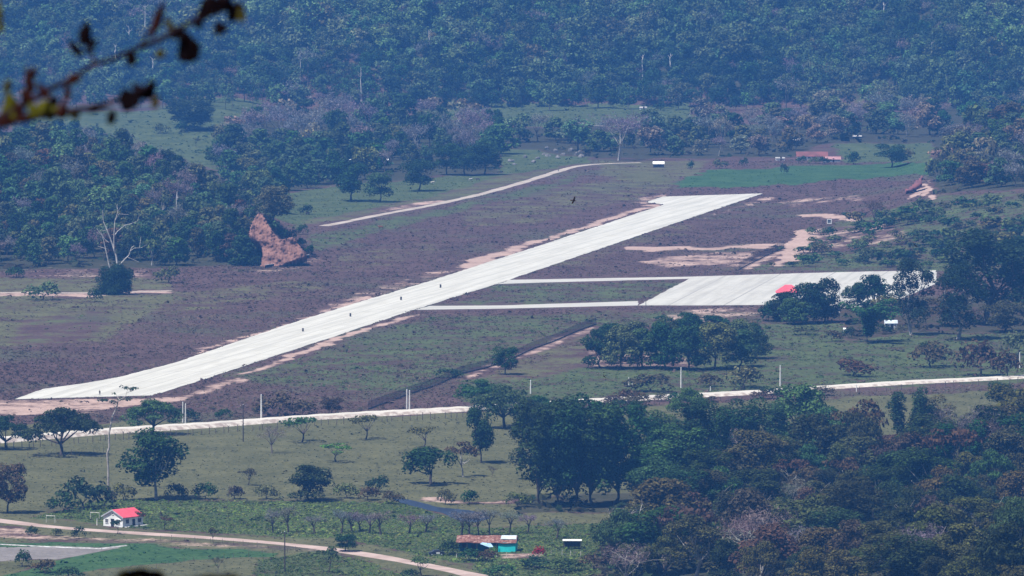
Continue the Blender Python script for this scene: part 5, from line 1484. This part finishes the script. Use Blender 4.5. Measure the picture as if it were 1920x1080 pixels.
# barrels that mark the runway
def barrel(px, py, lab):
    b = P(px, py + 3) + Vector((0, 0, .12)); s = mpp(b)
    o = empty('barrel', b); tag(o, lab, 'barrel', 'dark barrels standing on the runway')
    h = 6.2 * s; r0 = h * .27
    m = MB(); m.lathe([(r0, 0), (r0 * 1.05, .03), (r0, .06), (r0, h * .31), (r0 * 1.06, h * .33), (r0, h * .35), (r0, h * .64), (r0 * 1.06, h * .66), (r0, h * .68), (r0, h - .05), (r0 * 1.05, h - .02), (r0 * .97, h), (r0 * .9, h - .03)], n=18)
    m.build('drum', simple('drum_paint', (0.03, 0.035, 0.035), (0.02, 0.022, 0.022), 2., .5, .3), o)
    g = MB(); g.lathe([(r0 * 1.02, h * .44), (r0 * 1.03, h * .46), (r0 * 1.03, h * .56), (r0 * 1.02, h * .58)], n=18); g.build('band', M['post_grey'], o)
for (px, py), l in zip([(568,619),(657,591),(752,560),(826,537)], ['dark barrel on the runway, nearest its near end', 'second dark barrel from the near end of the runway', 'third dark barrel from the near end of the runway', 'dark barrel on the runway closest to the taxiways']): barrel(px, py, l)

# poles
def pole(name, px, by, ty, r, m, lab, arm=False, group=None):
    b = P(px, by); h = (by - ty) * mpp(b)
    o = empty(name, b); tag(o, lab, 'pole', group)
    q = MB(); q.tube([(0, 0, -.5), (0, 0, h)], [r * 1.25, r * .8], 8); q.build('shaft', m, o)
    c = MB(); c.tube([(0, 0, h - .02), (0, 0, h + .14)], [r * .9, r * .4], 8); c.build('cap', M['metal_sheet'], o)
    if arm:
        c = MB(); c.box((0, .0, h - .5), (1.8, .12, .14)); ca = c.build('crossarm', M['wood_dark'], o)
        for x in (-.8, 0, .8):
            i = MB(); i.lathe([(.05, 0), (.08, .06), (.05, .12), (.07, .18), (.02, .22)], (x, 0, h - .43), 8); i.build('insulator', M['metal_sheet'], ca)
CP, WD = M['concrete_pole'], M['wood_dark']
for a in [(490,790,740,.26,CP,'single white concrete pole on the white road below the near runway end'),(343,792,754,.22,CP,'first white pole of the pair beside the road near the slender tree'),(348,794,757,.22,CP,'second white pole of the pair beside the road near the slender tree'),
          (763,768,730,.24,CP,'first white pole of the tall pair where the mesh fence meets the road'),(768,769,732,.24,CP,'second white pole of the tall pair where the mesh fence meets the road'),(995,738,713,.22,CP,'short white pole above the wide roadside tree'),
          (1179,724,708,.18,CP,'taller of two short white poles below the dense grove'),(1186,722,711,.18,CP,'shorter of two short white poles below the dense grove'),(1277,727,689,.24,CP,'white pole in front of the dense grove'),(1463,724,685,.24,CP,'slim white pole on the grass by the light green dome'),
          (1574,588,544,.20,CP,'white pole at the end of the dense clump by the apron'),(1912,690,661,.22,CP,'white pole at the picture edge above the white road'),(1332,733,725,.16,CP,'very short white post behind the white road'),(1606,735,722,.16,CP,'short white post among brown scrub above the white road')]:
    pole('concrete_pole', *a[:5], a[5], group=None)
for a in [(456,828,758,.16,WD,'dark wooden power pole in the pasture below the white road'),(534,1072,996,.16,WD,'dark wooden power pole below the dirt road'),(1211,578,556,.12,M['post_grey'],'thin dark pole at the corner of apron and taxiway'),(182,985,973,.14,M['post_white'],'short white post beside the red-roofed house')]:
    pole('utility_pole', *a, arm='power' in a[5])

# fences
def post_fence(name, lab, pix, ph, m_post, r=.07, wires=2, jit=.5, wire_m=None, forked=False):
    pts = [P(*p) for p in pix]
    o = empty(name, pts[0]); tag(o, lab, 'fence')
    rr_ = random.Random(len(pix) * 7 + int(pix[0][0]))
    tops = []
    for p in pts:
        h = ph * rr_.uniform(1 - jit * .4, 1 + jit * .5)
        m = MB(); q = p - pts[0]
        lean = Vector((rr_.uniform(-.1, .1), rr_.uniform(-.1, .1), 0)) * jit
        m.tube([q - Vector((0, 0, .4)), q + lean + Vector((0, 0, h))], [r * 1.1, r * .8], 6)
        if forked and rr_.random() < .5:
            for s in (-1, 1): m.tube([q + lean + Vector((0, 0, h * .8)), q + lean + Vector((s * .35, 0, h * 1.15))], [r * .6, r * .3], 5)
        m.build('post', m_post, o); tops.append(q + lean)
    for k in range(wires):
        z = ph * (.35 + .5 * k / max(1, wires - 1))
        m = MB()
        for a, b in zip(tops[:-1], tops[1:]): m.tube([a + Vector((0, 0, z)), b + Vector((0, 0, z))], .012, 4, cap=False)
        m.build('wire', wire_m or M['post_grey'], o)
    return o

def along(pix, n, jx=0, seed=1):
    rr_ = random.Random(seed); L = [0]
    for a, b in zip(pix[:-1], pix[1:]): L.append(L[-1] + math.hypot(b[0] - a[0], b[1] - a[1]))
    out = []
    for i in range(n):
        t = min(L[-1], max(0, L[-1] * i / (n - 1) + rr_.uniform(-jx, jx)))
        for k in range(len(L) - 1):
            if t <= L[k + 1] + 1e-6:
                f = (t - L[k]) / max(1e-6, L[k + 1] - L[k]); a, b = pix[k], pix[k + 1]
                out.append((a[0] + (b[0] - a[0]) * f, a[1] + (b[1] - a[1]) * f)); break
    return out
post_fence('live_fence', 'crooked dark post fence along the foot of the white road from the picture edge', along([(0,843),(100,836),(190,827),(300,821),(400,813),(500,806),(600,798),(700,792),(800,787),(872,782)], 66, 5, 3), 1.75, M['post_grey'], .12, 2, .9, forked=True)
post_fence('live_fence', 'dark post fence along the white road behind the big grove', along([(1100,768),(1220,760),(1320,755),(1425,749)], 22, 5, 4), 1.6, M['post_grey'], .12, 2, .9, forked=True)
post_fence('live_fence', 'dark post fence along the white road above the far pasture', along([(1575,741),(1700,731),(1830,724),(1922,718)], 22, 5, 5), 1.6, M['post_grey'], .12, 2, .9, forked=True)
post_fence('wire_fence', 'short dark post fence in the pasture under the umbrella-shaped tree', along([(30,861),(70,858),(120,855),(165,851),(195,849)], 9, 3, 6), 1.5, M['post_grey'], .07, 2, .5)
post_fence('garden_fence', 'white post fence in front of the tiled house', along([(856,1048),(876,1050),(893,1050),(913,1048),(933,1046),(950,1044)], 6, 1, 7), 1.35, M['post_white'], .07, 2, .3)
post_fence('garden_fence', 'white post fence below the red flowering bush', along([(998,1042),(1010,1043),(1029,1042),(1048,1041),(1068,1042),(1090,1042)], 6, 2, 8), 1.25, M['post_white'], .07, 2, .4)
post_fence('field_fence', 'thin grey post fence below the dirt road and crop', along([(270,1072),(340,1054),(410,1048),(490,1040),(540,1036)], 12, 4, 9), 1.2, M['post_grey'], .06, 2, .5)
post_fence('field_fence', 'thin post fence along the near side of the dirt road', along([(300,1012),(400,1018),(480,1026),(560,1034),(640,1046)], 16, 5, 10), 1.2, M['post_grey'], .06, 2, .5)
post_fence('apron_fence', 'low dark post fence along the far edge of the apron', along([(1452,513),(1540,509),(1640,506),(1755,504)], 40, 1, 11), 1.0, M['post_grey'], .06, 2, .2)

def chain_mesh():
    m, nt, out = mat('chain_mesh')
    d = N(nt, 'BsdfDiffuse'); d.inputs[0].default_value = (0.045, 0.05, 0.06, 1)
    t = N(nt, 'BsdfTransparent'); mx = N(nt, 'MixShader'); mx.inputs[0].default_value = .5
    nt.links.new(t.outputs[0], mx.inputs[1]); nt.links.new(d.outputs[0], mx.inputs[2]); nt.links.new(mx.outputs[0], out.inputs['Surface'])
    return m
M['chain'] = chain_mesh()
def mesh_fence(lab, pix, n, h, kerb=.35):
    pts = [P(*p) for p in along(pix, n)]
    o = empty('mesh_fence', pts[0]); tag(o, lab, 'fence')
    k = MB(); w = MB(); rl = MB()
    for a, b in zip(pts[:-1], pts[1:]):
        a0, b0 = a - pts[0], b - pts[0]
        t = (b0 - a0).normalized(); nr = Vector((t.y, -t.x, 0)) * .12
        Z = lambda z: Vector((0, 0, z))
        k.face([a0 + nr - Z(.4), b0 + nr - Z(.4), b0 + nr + Z(kerb), a0 + nr + Z(kerb)]); k.face([a0 - nr - Z(.4), a0 - nr + Z(kerb), b0 - nr + Z(kerb), b0 - nr - Z(.4)]); k.face([a0 + nr + Z(kerb), b0 + nr + Z(kerb), b0 - nr + Z(kerb), a0 - nr + Z(kerb)])
        w.face([a0 + Z(kerb), b0 + Z(kerb), b0 + Z(h), a0 + Z(h)])
        rl.tube([a0 + Z(h), b0 + Z(h)], .03, 5)
    k.build('kerb_wall', M['dark_wall'], o); w.build('mesh_panel', M['chain'], o); rl.build('top_rail', M['post_grey'], o)
    for p in pts:
        q = MB(); b0 = p - pts[0]
        q.tube([b0 - Vector((0, 0, .3)), b0 + Vector((0, 0, h + .1)), b0 + Vector((.25, 0, h + .4))], .05, 6); q.build('post', M['post_grey'], o)
mesh_fence('long dark wire mesh fence running from the white road up past the dense grove', [(690,768),(760,742),(820,722),(862,702),(912,690),(962,672),(1000,654),(1040,640),(1080,622),(1118,608)], 60, 2.7)
mesh_fence('short dark wire mesh fence below the pale orange cut bank', [(1385,506),(1412,492),(1440,478),(1470,464)], 22, 3.0, .3)

# retaining wall at the foot of the landslip
def retaining():
    pix = [(497,503),(520,499),(532,494),(546,491),(560,487),(580,483)]
    pts = [P(*p) for p in pix]
    o = empty('retaining_wall', pts[0]); tag(o, 'dark low wall with a pale cap at the foot of the red landslip', 'wall')
    w = MB(); c = MB()
    for a, b in zip(pts[:-1], pts[1:]):
        a0, b0 = a - pts[0], b - pts[0]
        for mb, z0, z1, d in ((w, -.4, 1.15, .2), (c, 1.153, 1.36, .3)):
            Z = lambda z: Vector((0, 0, z)); D = Vector((0, d, 0))
            mb.face([a0 - D + Z(z0), b0 - D + Z(z0), b0 - D + Z(z1), a0 - D + Z(z1)]); mb.face([a0 - D + Z(z1), b0 - D + Z(z1), b0 + D + Z(z1), a0 + D + Z(z1)]); mb.face([b0 + D + Z(z0), a0 + D + Z(z0), a0 + D + Z(z1), b0 + D + Z(z1)])
    w.build('wall_face', M['dark_wall'], o); c.build('coping', M['concrete_pole'], o)
retaining()

# boulders beside the rocks meadow
rr = random.Random(3)
BO = [(958,303,9,6),(965,309,7,4),(985,296,8,5),(1000,305,9,5),(1008,298,7,5),(1020,290,8,5),(1028,293,10,6),(1042,284,8,6),(1046,296,9,6),(1056,291,8,5),(1070,284,9,7),(1080,291,8,6),(1090,295,12,8),(1088,286,8,6),(1025,280,7,6)]
for i, (px, by, w, h) in enumerate(BO):
    b = P(px, by); s = mpp(b); r3 = np.random.default_rng(i)
    import bmesh
    bm = bmesh.new(); bmesh.ops.create_icosphere(bm, subdivisions=3, radius=1)
    ph = r3.uniform(0, 6, 6)
    for v in bm.verts:
        c = v.co
        k = 1 + .16 * math.sin(3 * c.x + ph[0]) + .14 * math.sin(4 * c.y + ph[1]) + .12 * math.sin(3.5 * c.z + ph[2]) + .07 * math.sin(9 * c.x + 7 * c.y + ph[3])
        v.co = Vector((c.x * k * w * s * .55, c.y * k * w * s * .5, max(-.3, c.z * k) * h * s * .8))
    me = bpy.data.meshes.new('boulder'); bm.to_mesh(me); bm.free()
    me.materials.append(M.setdefault('rock', simple('pale_rock', (0.17, 0.16, 0.155), (0.09, 0.085, 0.08), .7)))
    o = link('boulder', me); o.location = b
    tag(o, '%s pale boulder from the meadow end of the rocky patch by the gravel track' % ORD[i], 'boulder', 'pale boulders of the rocky patch')

# ------------------------------------------------------------------ figures
def skin_body(name, V, E, R, m, parent, loc=None, sub=1):
    me = bpy.data.meshes.new(name); me.from_pydata(V, E, []); me.materials.append(m)
    o = link(name, me, parent)
    md = o.modifiers.new('skin', 'SKIN'); md.use_smooth_shade = True
    for i, v in enumerate(me.skin_vertices[0].data):
        v.radius = (R[i], R[i]) if not isinstance(R[i], tuple) else R[i]
        v.use_root = i == 0
    s = o.modifiers.new('sub', 'SUBSURF'); s.levels = sub; s.render_levels = sub
    return o

def person(px, by, lab, rz, skin_c=(0.16, 0.09, 0.06), shirt=(0.07, 0.08, 0.07), trouser=(0.035, 0.04, 0.05)):
    b = P(px, by); b.z += .12
    o = empty('person', b, rz); tag(o, lab, 'person')
    sk = simple('skin_tone', skin_c)
    V = [(0,0,.95),(0,0,1.2),(0,.0,1.42),(0,-.01,1.52),(0,-.02,1.62),(0,-.02,1.74),
         (.2,0,1.42),(.27,.02,1.14),(.27,-.08,.90),(.27,-.12,.80), (-.2,0,1.42),(-.27,.02,1.14),(-.26,-.06,.90),(-.26,-.10,.80),
         (.10,0,.88),(.12,-.10,.50),(.12,-.05,.09),(.12,-.2,.04), (-.10,0,.88),(-.12,.08,.50),(-.12,.14,.09),(-.12,.0,.04),
         (.275,-.14,.74),(.25,-.15,.76),(-.265,-.12,.74),(-.24,-.13,.76),(0,-.12,1.645)]
    E = [(0,1),(1,2),(2,3),(3,4),(4,5),(2,6),(6,7),(7,8),(8,9),(2,10),(10,11),(11,12),(12,13),(0,14),(14,15),(15,16),(16,17),(0,18),(18,19),(19,20),(20,21),(9,22),(9,23),(13,24),(13,25),(4,26)]
    R = [.14,(.15,.11),(.16,.11),.055,.09,.075,.075,.05,.038,.036,.075,.05,.038,.036,.09,.06,.045,.04,.09,.06,.045,.04,.016,.014,.016,.014,.016]
    skin_body('body', V, E, R, sk, o)
    Vs = [(0,0,.93),(0,0,1.2),(0,0,1.43),(.2,0,1.43),(.27,.02,1.16),(-.2,0,1.43),(-.27,.02,1.16)]
    skin_body('shirt', Vs, [(0,1),(1,2),(2,3),(3,4),(2,5),(5,6)], [(.175,.14),(.175,.135),(.18,.13),.095,.07,.095,.07], simple('shirt_cloth', shirt), o)
    Vt = [(0,0,.93),(.10,0,.86),(.12,-.10,.50),(.12,-.05,.12),(-.10,0,.86),(-.12,.08,.50),(-.12,.14,.12)]
    skin_body('trousers', Vt, [(0,1),(1,2),(2,3),(0,4),(4,5),(5,6)], [(.165,.13),.11,.08,.065,.11,.08,.065], simple('trouser_cloth', trouser), o)
    h = MB(); h.lathe([(.10,1.67),(.105,1.72),(.10,1.78),(.06,1.83),(.01,1.845)], (0, .01, 0), 14); h.build('hair', simple('dark_hair', (0.015, 0.012, 0.01)), o)
    for x in (-.035, .035):
        e = MB(); e.lathe([(.004,-.012),(.013,0),(.004,.012)], (x, -.105, 1.675), 8); e.build('eye', M['dark_open'], o)
person(187, 742, 'person in dark clothes walking on the near end of the runway', .6)
person(1047, 322, 'person standing on the gravel track near the rocks', 1.2, shirt=(.4, .4, .4))

def cow(px, by, c, lab, rz, L=1.0):
    b = P(px, by)
    o = empty('cow', b, rz, (L, L, L)); tag(o, lab, 'cow')
    m = simple('cow_hide', c, tuple(v * .6 for v in c), 1.2)
    V = [(0,0,1.0),(.55,0,1.02),(-.55,0,1.05),(.85,0,1.2),(1.1,0,1.25),(1.35,0,1.1),
         (.6,.2,.75),(.62,.2,.4),(.6,.2,.04),(.6,-.2,.75),(.62,-.2,.4),(.6,-.2,.04),
         (-.65,.2,.8),(-.75,.2,.45),(-.7,.2,.04),(-.65,-.2,.8),(-.75,-.2,.45),(-.7,-.2,.04),(-.85,0,1.15),(-.95,0,.6),(1.08,.2,1.33),(1.08,-.2,1.33)]
    E = [(0,1),(0,2),(1,3),(3,4),(4,5),(1,6),(6,7),(7,8),(1,9),(9,10),(10,11),(2,12),(12,13),(13,14),(2,15),(15,16),(16,17),(2,18),(18,19),(4,20),(4,21)]
    R = [(.34,.36),(.3,.36),(.28,.32),.2,.15,.1,.13,.08,.06,.13,.08,.06,.15,.08,.06,.15,.08,.06,.06,.03,.04,.04]
    skin_body('body', V, E, R, m, o)
    for s in (-1, 1):
        h = MB(); h.tube([(1.08, s * .1, 1.38), (1.1, s * .22, 1.46), (1.14, s * .24, 1.56)], [.03, .022, .008], 6); h.build('horn', M['post_white'], o)
cow(882, 339, (.42, .4, .38), 'white cow on the meadow beside the dark tree row', .3)
cow(896, 339, (.05, .035, .03), 'dark cow next to the white one on the meadow', 2.9)
cow(714, 430, (.16, .06, .03), 'reddish-brown cow below the gravel track', 3.0, 1.25)
cow(811, 345, (.55, .5, .45), 'pale cow lying near the lone meadow tree', .1)
cow(577, 398 + 5, (.04, .03, .03), 'black cow above the gravel track end', .4)

def bird(px, py, dist, wing, rz, roll, lab, col=(.015, .013, .012)):
    o = empty('bird', AT(px, py, dist), rz, (wing / 1.6,) * 3); o.rotation_euler = (roll, .1, rz); tag(o, lab, 'bird')
    m = simple('dark_feathers', col)
    V = [(0,0,0),(.28,0,.02),(.42,0,.05),(.52,0,.03),(-.25,0,0),(-.5,0,0)]
    E = [(0,1),(1,2),(2,3),(0,4),(4,5)]
    k = MB()
    # body, tail and wings in one closed outline with thickness
    prof = [(.50,.0),(.44,.05),(.32,.07),(.26,.12),(.24,.45),(.14,.80),(-.02,.82),(-.10,.78),(-.06,.42),(-.14,.12),(-.30,.07),(-.52,.12),(-.54,0)]
    out = prof + [(x, -y) for x, y in prof[::-1][1:-1]]
    lift = lambda y: .16 * abs(y) ** 1.2
    top = [(x, y, lift(y) + (.07 if abs(y) < .1 else .012)) for x, y in out]; bot = [(x, y, lift(y) - (.08 if abs(y) < .1 else .012)) for x, y in out]
    n = len(out)
    ct, cb = (0, 0, .09), (0, 0, -.10)
    for i in range(n):
        j = (i + 1) % n
        k.face([top[i], top[j], ct]); k.face([bot[j], bot[i], cb]); k.face([bot[i], bot[j], top[j], top[i]])
    k.build('body', m, o)
    h = MB(); h.tube([(.48, 0, .01), (.58, 0, .0), (.64, 0, -.03)], [.04, .025, .006], 6); h.build('beak', M['post_grey'], o)
bird(1127, 75, 1100, .62, .3, .5, 'black bird flying high before the far forest')
bird(1075, 376, 620, .8, .35, -.9, 'dark brown bird gliding over the airfield beyond the runway', (.10, .07, .06))
bird(1717, 461, 700, .55, 2.2, .6, 'dark bird flying over the slope beyond the apron')
bird(1133, 706, 650, .5, 1.0, .8, 'black bird flying below the dense grove')
bird(1053, 66, 1400, .55, 2.0, .4, 'faint small bird before the far forest beside the black one')

def car():
    b = P(818, 1042); o = empty('parked_car', b + Vector((0, 1, 0)), math.radians(8)); tag(o, 'dark parked car with a pale side panel at the end of the tiled house', 'car')
    paint = simple('dark_paint', (.02, .02, .03), (.015, .015, .025), .5, .3, .5)
    prof = [(-2.0,.35),(-2.0,.85),(-1.15,.95),(-.6,1.42),(.75,1.45),(1.25,.98),(2.0,.88),(2.05,.4)]
    m = MB(); n = len(prof)
    L = [(x, -.8 if z < 1 else -.66, z) for x, z in prof]; R_ = [(x, .8 if z < 1 else .66, z) for x, z in prof]
    m.face(L); m.face(R_[::-1])
    for i in range(n): m.face([L[i], L[i - 1], R_[i - 1], R_[i]])
    m.build('body', paint, o)
    for s in (-1, 1):
        w = MB(); w.face([(-.95, s * .80, 1.0), (1.05, s * .80, 1.0), (.68, s * .69, 1.38), (-.58, s * .69, 1.36)][::-s]); w.build('window', M['dark_open'], o)
        d = MB(); d.box((.35, s * .815, .68), (.95, .02, .5)); d.build('door', M['white_wall'] if s < 0 else paint, o)
        for x in (-1.25, 1.3):
            t = MB(); t.tube([(x, s * .62, .32), (x, s * .84, .32)], .32, 16); ty = t.build('wheel', simple('tyre', (.015, .015, .015)), o)
            q = MB(); q.tube([(x, s * .843, .32), (x, s * .86, .32)], .18, 12); q.build('rim', M['metal_sheet'], ty)
        hl = MB(); hl.box((2.04, s * .55, .7), (.06, .3, .14)); hl.build('headlight', M['metal_sheet'], o)
car()

# goal frames on the grass by the red-roofed house
def goal(px, by, lab):
    b = P(px, by); s = mpp(b)
    o = empty('goal_frame', b, -.5); tag(o, lab, 'goal frame')
    for x in (-1.4, 1.4):
        p = MB(); p.tube([(x, 0, -.2), (x, 0, 1.9)], .06, 6); p.build('post', M['post_white'], o)
    p = MB(); p.tube([(-1.46, 0, 1.9), (1.46, 0, 1.9)], .06, 6); p.build('crossbar', M['post_white'], o)
goal(95, 980, 'small pale post frame standing on the grass between dirt road and hedge')
goal(178, 974, 'small pale post frame on the grass just beside the red-roofed house')

# white plastic edging of the seed bed
def edging():
    pts = [P(*p) for p in [(0,1021),(60,1024),(130,1027),(190,1029),(212,1026),(238,1023)]]
    mb = MB()
    for a, b in zip(pts[:-1], pts[1:]):
        d = (b - a).normalized(); nr = Vector((d.y, -d.x, 0)) * .5
        Z = Vector((0, 0, .18)); 
        mb.face([a - nr, b - nr, b - nr * .3 + Z, a - nr * .3 + Z]); mb.face([a - nr * .3 + Z, b - nr * .3 + Z, b + nr, a + nr])
    o = mb.build('plastic_edging', simple('plastic_sheet', (0.42, 0.42, 0.42), (0.2, 0.19, 0.19), .6)); tag(o, 'strip of white plastic sheeting along the edge of the grey seed bed', 'sheeting')
edging()

# ------------------------------------------------------------------ the branch in front of the lens, on a tree of the camera's own hill
def near_branch():
    D = 30.0; s = D / FPX
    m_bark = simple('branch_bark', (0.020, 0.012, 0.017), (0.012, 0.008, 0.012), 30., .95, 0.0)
    o = empty('leafy_branch', AT(-120, 262, D)); tag(o, 'dark leafy branch hanging across the upper corner, close to the viewer', 'branch')
    o0 = o.location
    q = lambda px, py, d=0.: AT(px, py, D + d) - o0
    w = MB()
    w.tube([q(-120,262),(q(-40,240)),q(20,212),q(62,186),q(96,166),q(132,150),q(176,120),q(210,112),q(240,98),q(300,74),q(350,46),(q(400,18)),q(440,-20),q(470,-60)], [.020,.018,.016,.013,.011,.010,.0095,.0095,.0095,.012,.011,.010,.008,.005], 8)
    w.tube([q(-40,240),q(40,222),q(100,214),q(160,204),q(200,196),q(240,178),q(280,160)], [.022,.018,.014,.012,.01,.008,.004], 7)
    w.tube([q(262,88),q(280,60),q(296,20)], [.008,.007,.003], 6); w.tube([q(178,122),q(172,100),q(160,72)], [.007,.006,.003], 6)
    w.tube([q(40,200),q(52,160),q(60,130)], [.008,.006,.003], 6); w.tube([q(190,198),q(205,212)], [.006,.003], 6); w.tube([q(130,148),q(122,175),q(118,205)], [.007,.005,.003], 6)
    w.build('twig', m_bark, o)
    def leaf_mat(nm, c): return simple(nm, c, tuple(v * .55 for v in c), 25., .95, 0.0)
    dark, red, yel, olv = leaf_mat('shaded_leaf', (.006, .0035, .0045)), leaf_mat('reddish_leaf', (.028, .010, .009)), leaf_mat('yellow_leaf', (.075, .075, .010)), leaf_mat('olive_leaf', (.05, .045, .012))  # canopy shade over the near leaves is put into the dark leaf colour
    LV = [(160,62,26,40,-.1,dark),(140,90,16,34,.7,dark),(172,86,14,30,-.6,dark),(352,88,44,50,.2,dark),(345,80,20,40,.3,olv),(246,108,22,26,.1,dark),(240,186,40,36,.5,dark),(262,170,24,34,.9,dark),(280,168,26,34,-.4,dark),(292,190,14,24,-.3,olv),(210,218,18,26,-.3,dark),
          (298,30,18,48,-.3,red),(288,52,12,30,-.2,red),(316,44,14,22,.4,olv),(412,52,28,22,.5,dark),(396,10,50,34,.2,dark),(420,4,40,30,-.3,dark),(436,28,26,22,.6,dark),(452,26,16,26,.1,olv),(380,26,26,22,.3,dark),(446,14,24,20,.2,dark),
          (136,148,30,18,.4,red),(126,170,14,30,.1,red),(54,150,18,44,.2,red),(62,136,16,20,-.4,red),(48,180,22,26,.6,red),(18,190,26,30,.2,yel),(10,210,22,20,.4,yel),(28,216,18,16,.1,yel),(14,160,16,22,-.2,olv),(62,206,24,26,.5,yel),(84,200,30,24,-.4,yel),(104,204,16,26,.2,yel),(92,214,20,22,.8,dark),(76,214,18,16,.2,dark),
          (118,204,20,34,-.2,red),(140,214,22,16,-.5,olv),(34,204,20,22,.3,red),(100,188,20,18,.3,dark),(180,202,34,14,.3,dark),(8,228,40,18,.2,red),(44,222,40,14,.1,red),(300,100,20,16,.2,olv),(-2,22,14,40,0.,yel),(0,46,12,26,.3,yel),(330,60,30,22,.6,dark),(372,44,18,16,.1,dark),(80,170,18,30,.6,red)]
    for px, py, wd, ht, a, m in LV:
        c = q(px, py, random.uniform(-.25, .25)); W2, H2 = wd * s * .56, ht * s * .52
        mb = MB(); ca, sa = math.cos(a), math.sin(a); k = 9
        ring = []
        for i in range(k * 2):
            t = i / (k * 2) * 2 * math.pi
            u = W2 * .85 * math.sin(t) * (1 - .5 * math.cos(t)) * (1 + .12 * math.sin(5 * t + px)); v = H2 * 1.15 * math.cos(t)
            ring.append((c.x + u * ca - v * sa, c.y + .35 * abs(u) + .25 * v, c.z + u * sa + v * ca))
        n = len(ring); cc = tuple(c + Vector((0, -.006, 0)))
        for i in range(n): mb.face([ring[i], ring[(i + 1) % n], cc])
        mb.build('leaf', m, o)
    # the tips of another twig just showing at the bottom edge
    o2 = empty('leafy_twig', AT(330, 1110, D)); tag(o2, 'blurred leaf tips of a twig at the bottom edge below the crop', 'twig')
    q2 = lambda px, py, d=0.: AT(px, py, D + d) - o2.location
    w = MB(); w.tube([q2(160,1130), q2(260,1105), q2(330,1100), q2(430,1108), q2(520,1125)], [.012,.011,.01,.009,.006], 7)
    w.build('twig', m_bark, o2)
    for px, py, wd, ht, m in [(240,1088,40,34,olv),(262,1082,46,30,dark),(288,1086,40,30,dark),(395,1092,50,26,olv),(430,1092,40,28,olv),(372,1094,30,24,dark)]:
        mb = MB(); k = 14; c = q2(px, py)
        ring = [(c.x + wd * s * .6 * math.cos(2 * math.pi * i / k), c.y + .01 * math.sin(i), c.z + ht * s * .6 * math.sin(2 * math.pi * i / k)) for i in range(k)]
        for i in range(k): mb.face([ring[i], ring[(i + 1) % k], tuple(c + Vector((0, .015, 0)))])
        mb.build('leaf', m, o2)
near_branch()

# ------------------------------------------------------------------ the air between: thin blue haze
def haze():
    mb = MB(); mb.box((0, 2950, 199.0), (3200, 6500, 400.0))
    m = bpy.data.materials.new('haze_air'); m.use_nodes = True
    nt = m.node_tree
    for n in list(nt.nodes): nt.nodes.remove(n)
    out = nt.nodes.new('ShaderNodeOutputMaterial'); v = nt.nodes.new('ShaderNodeVolumePrincipled')
    v.inputs['Color'].default_value = (*HAZE_COL, 1); v.inputs['Density'].default_value = HAZE_DENS; v.inputs['Anisotropy'].default_value = 0.0
    nt.links.new(v.outputs[0], out.inputs['Volume'])
    o = mb.build('haze', m); tag(o, kind='stuff'); o['label'] = 'thin blue haze filling the valley air'; o['category'] = 'haze'
HAZE_COL = (0.11, 0.37, 1.0)
HAZE_DENS = 0.68e-4
haze()
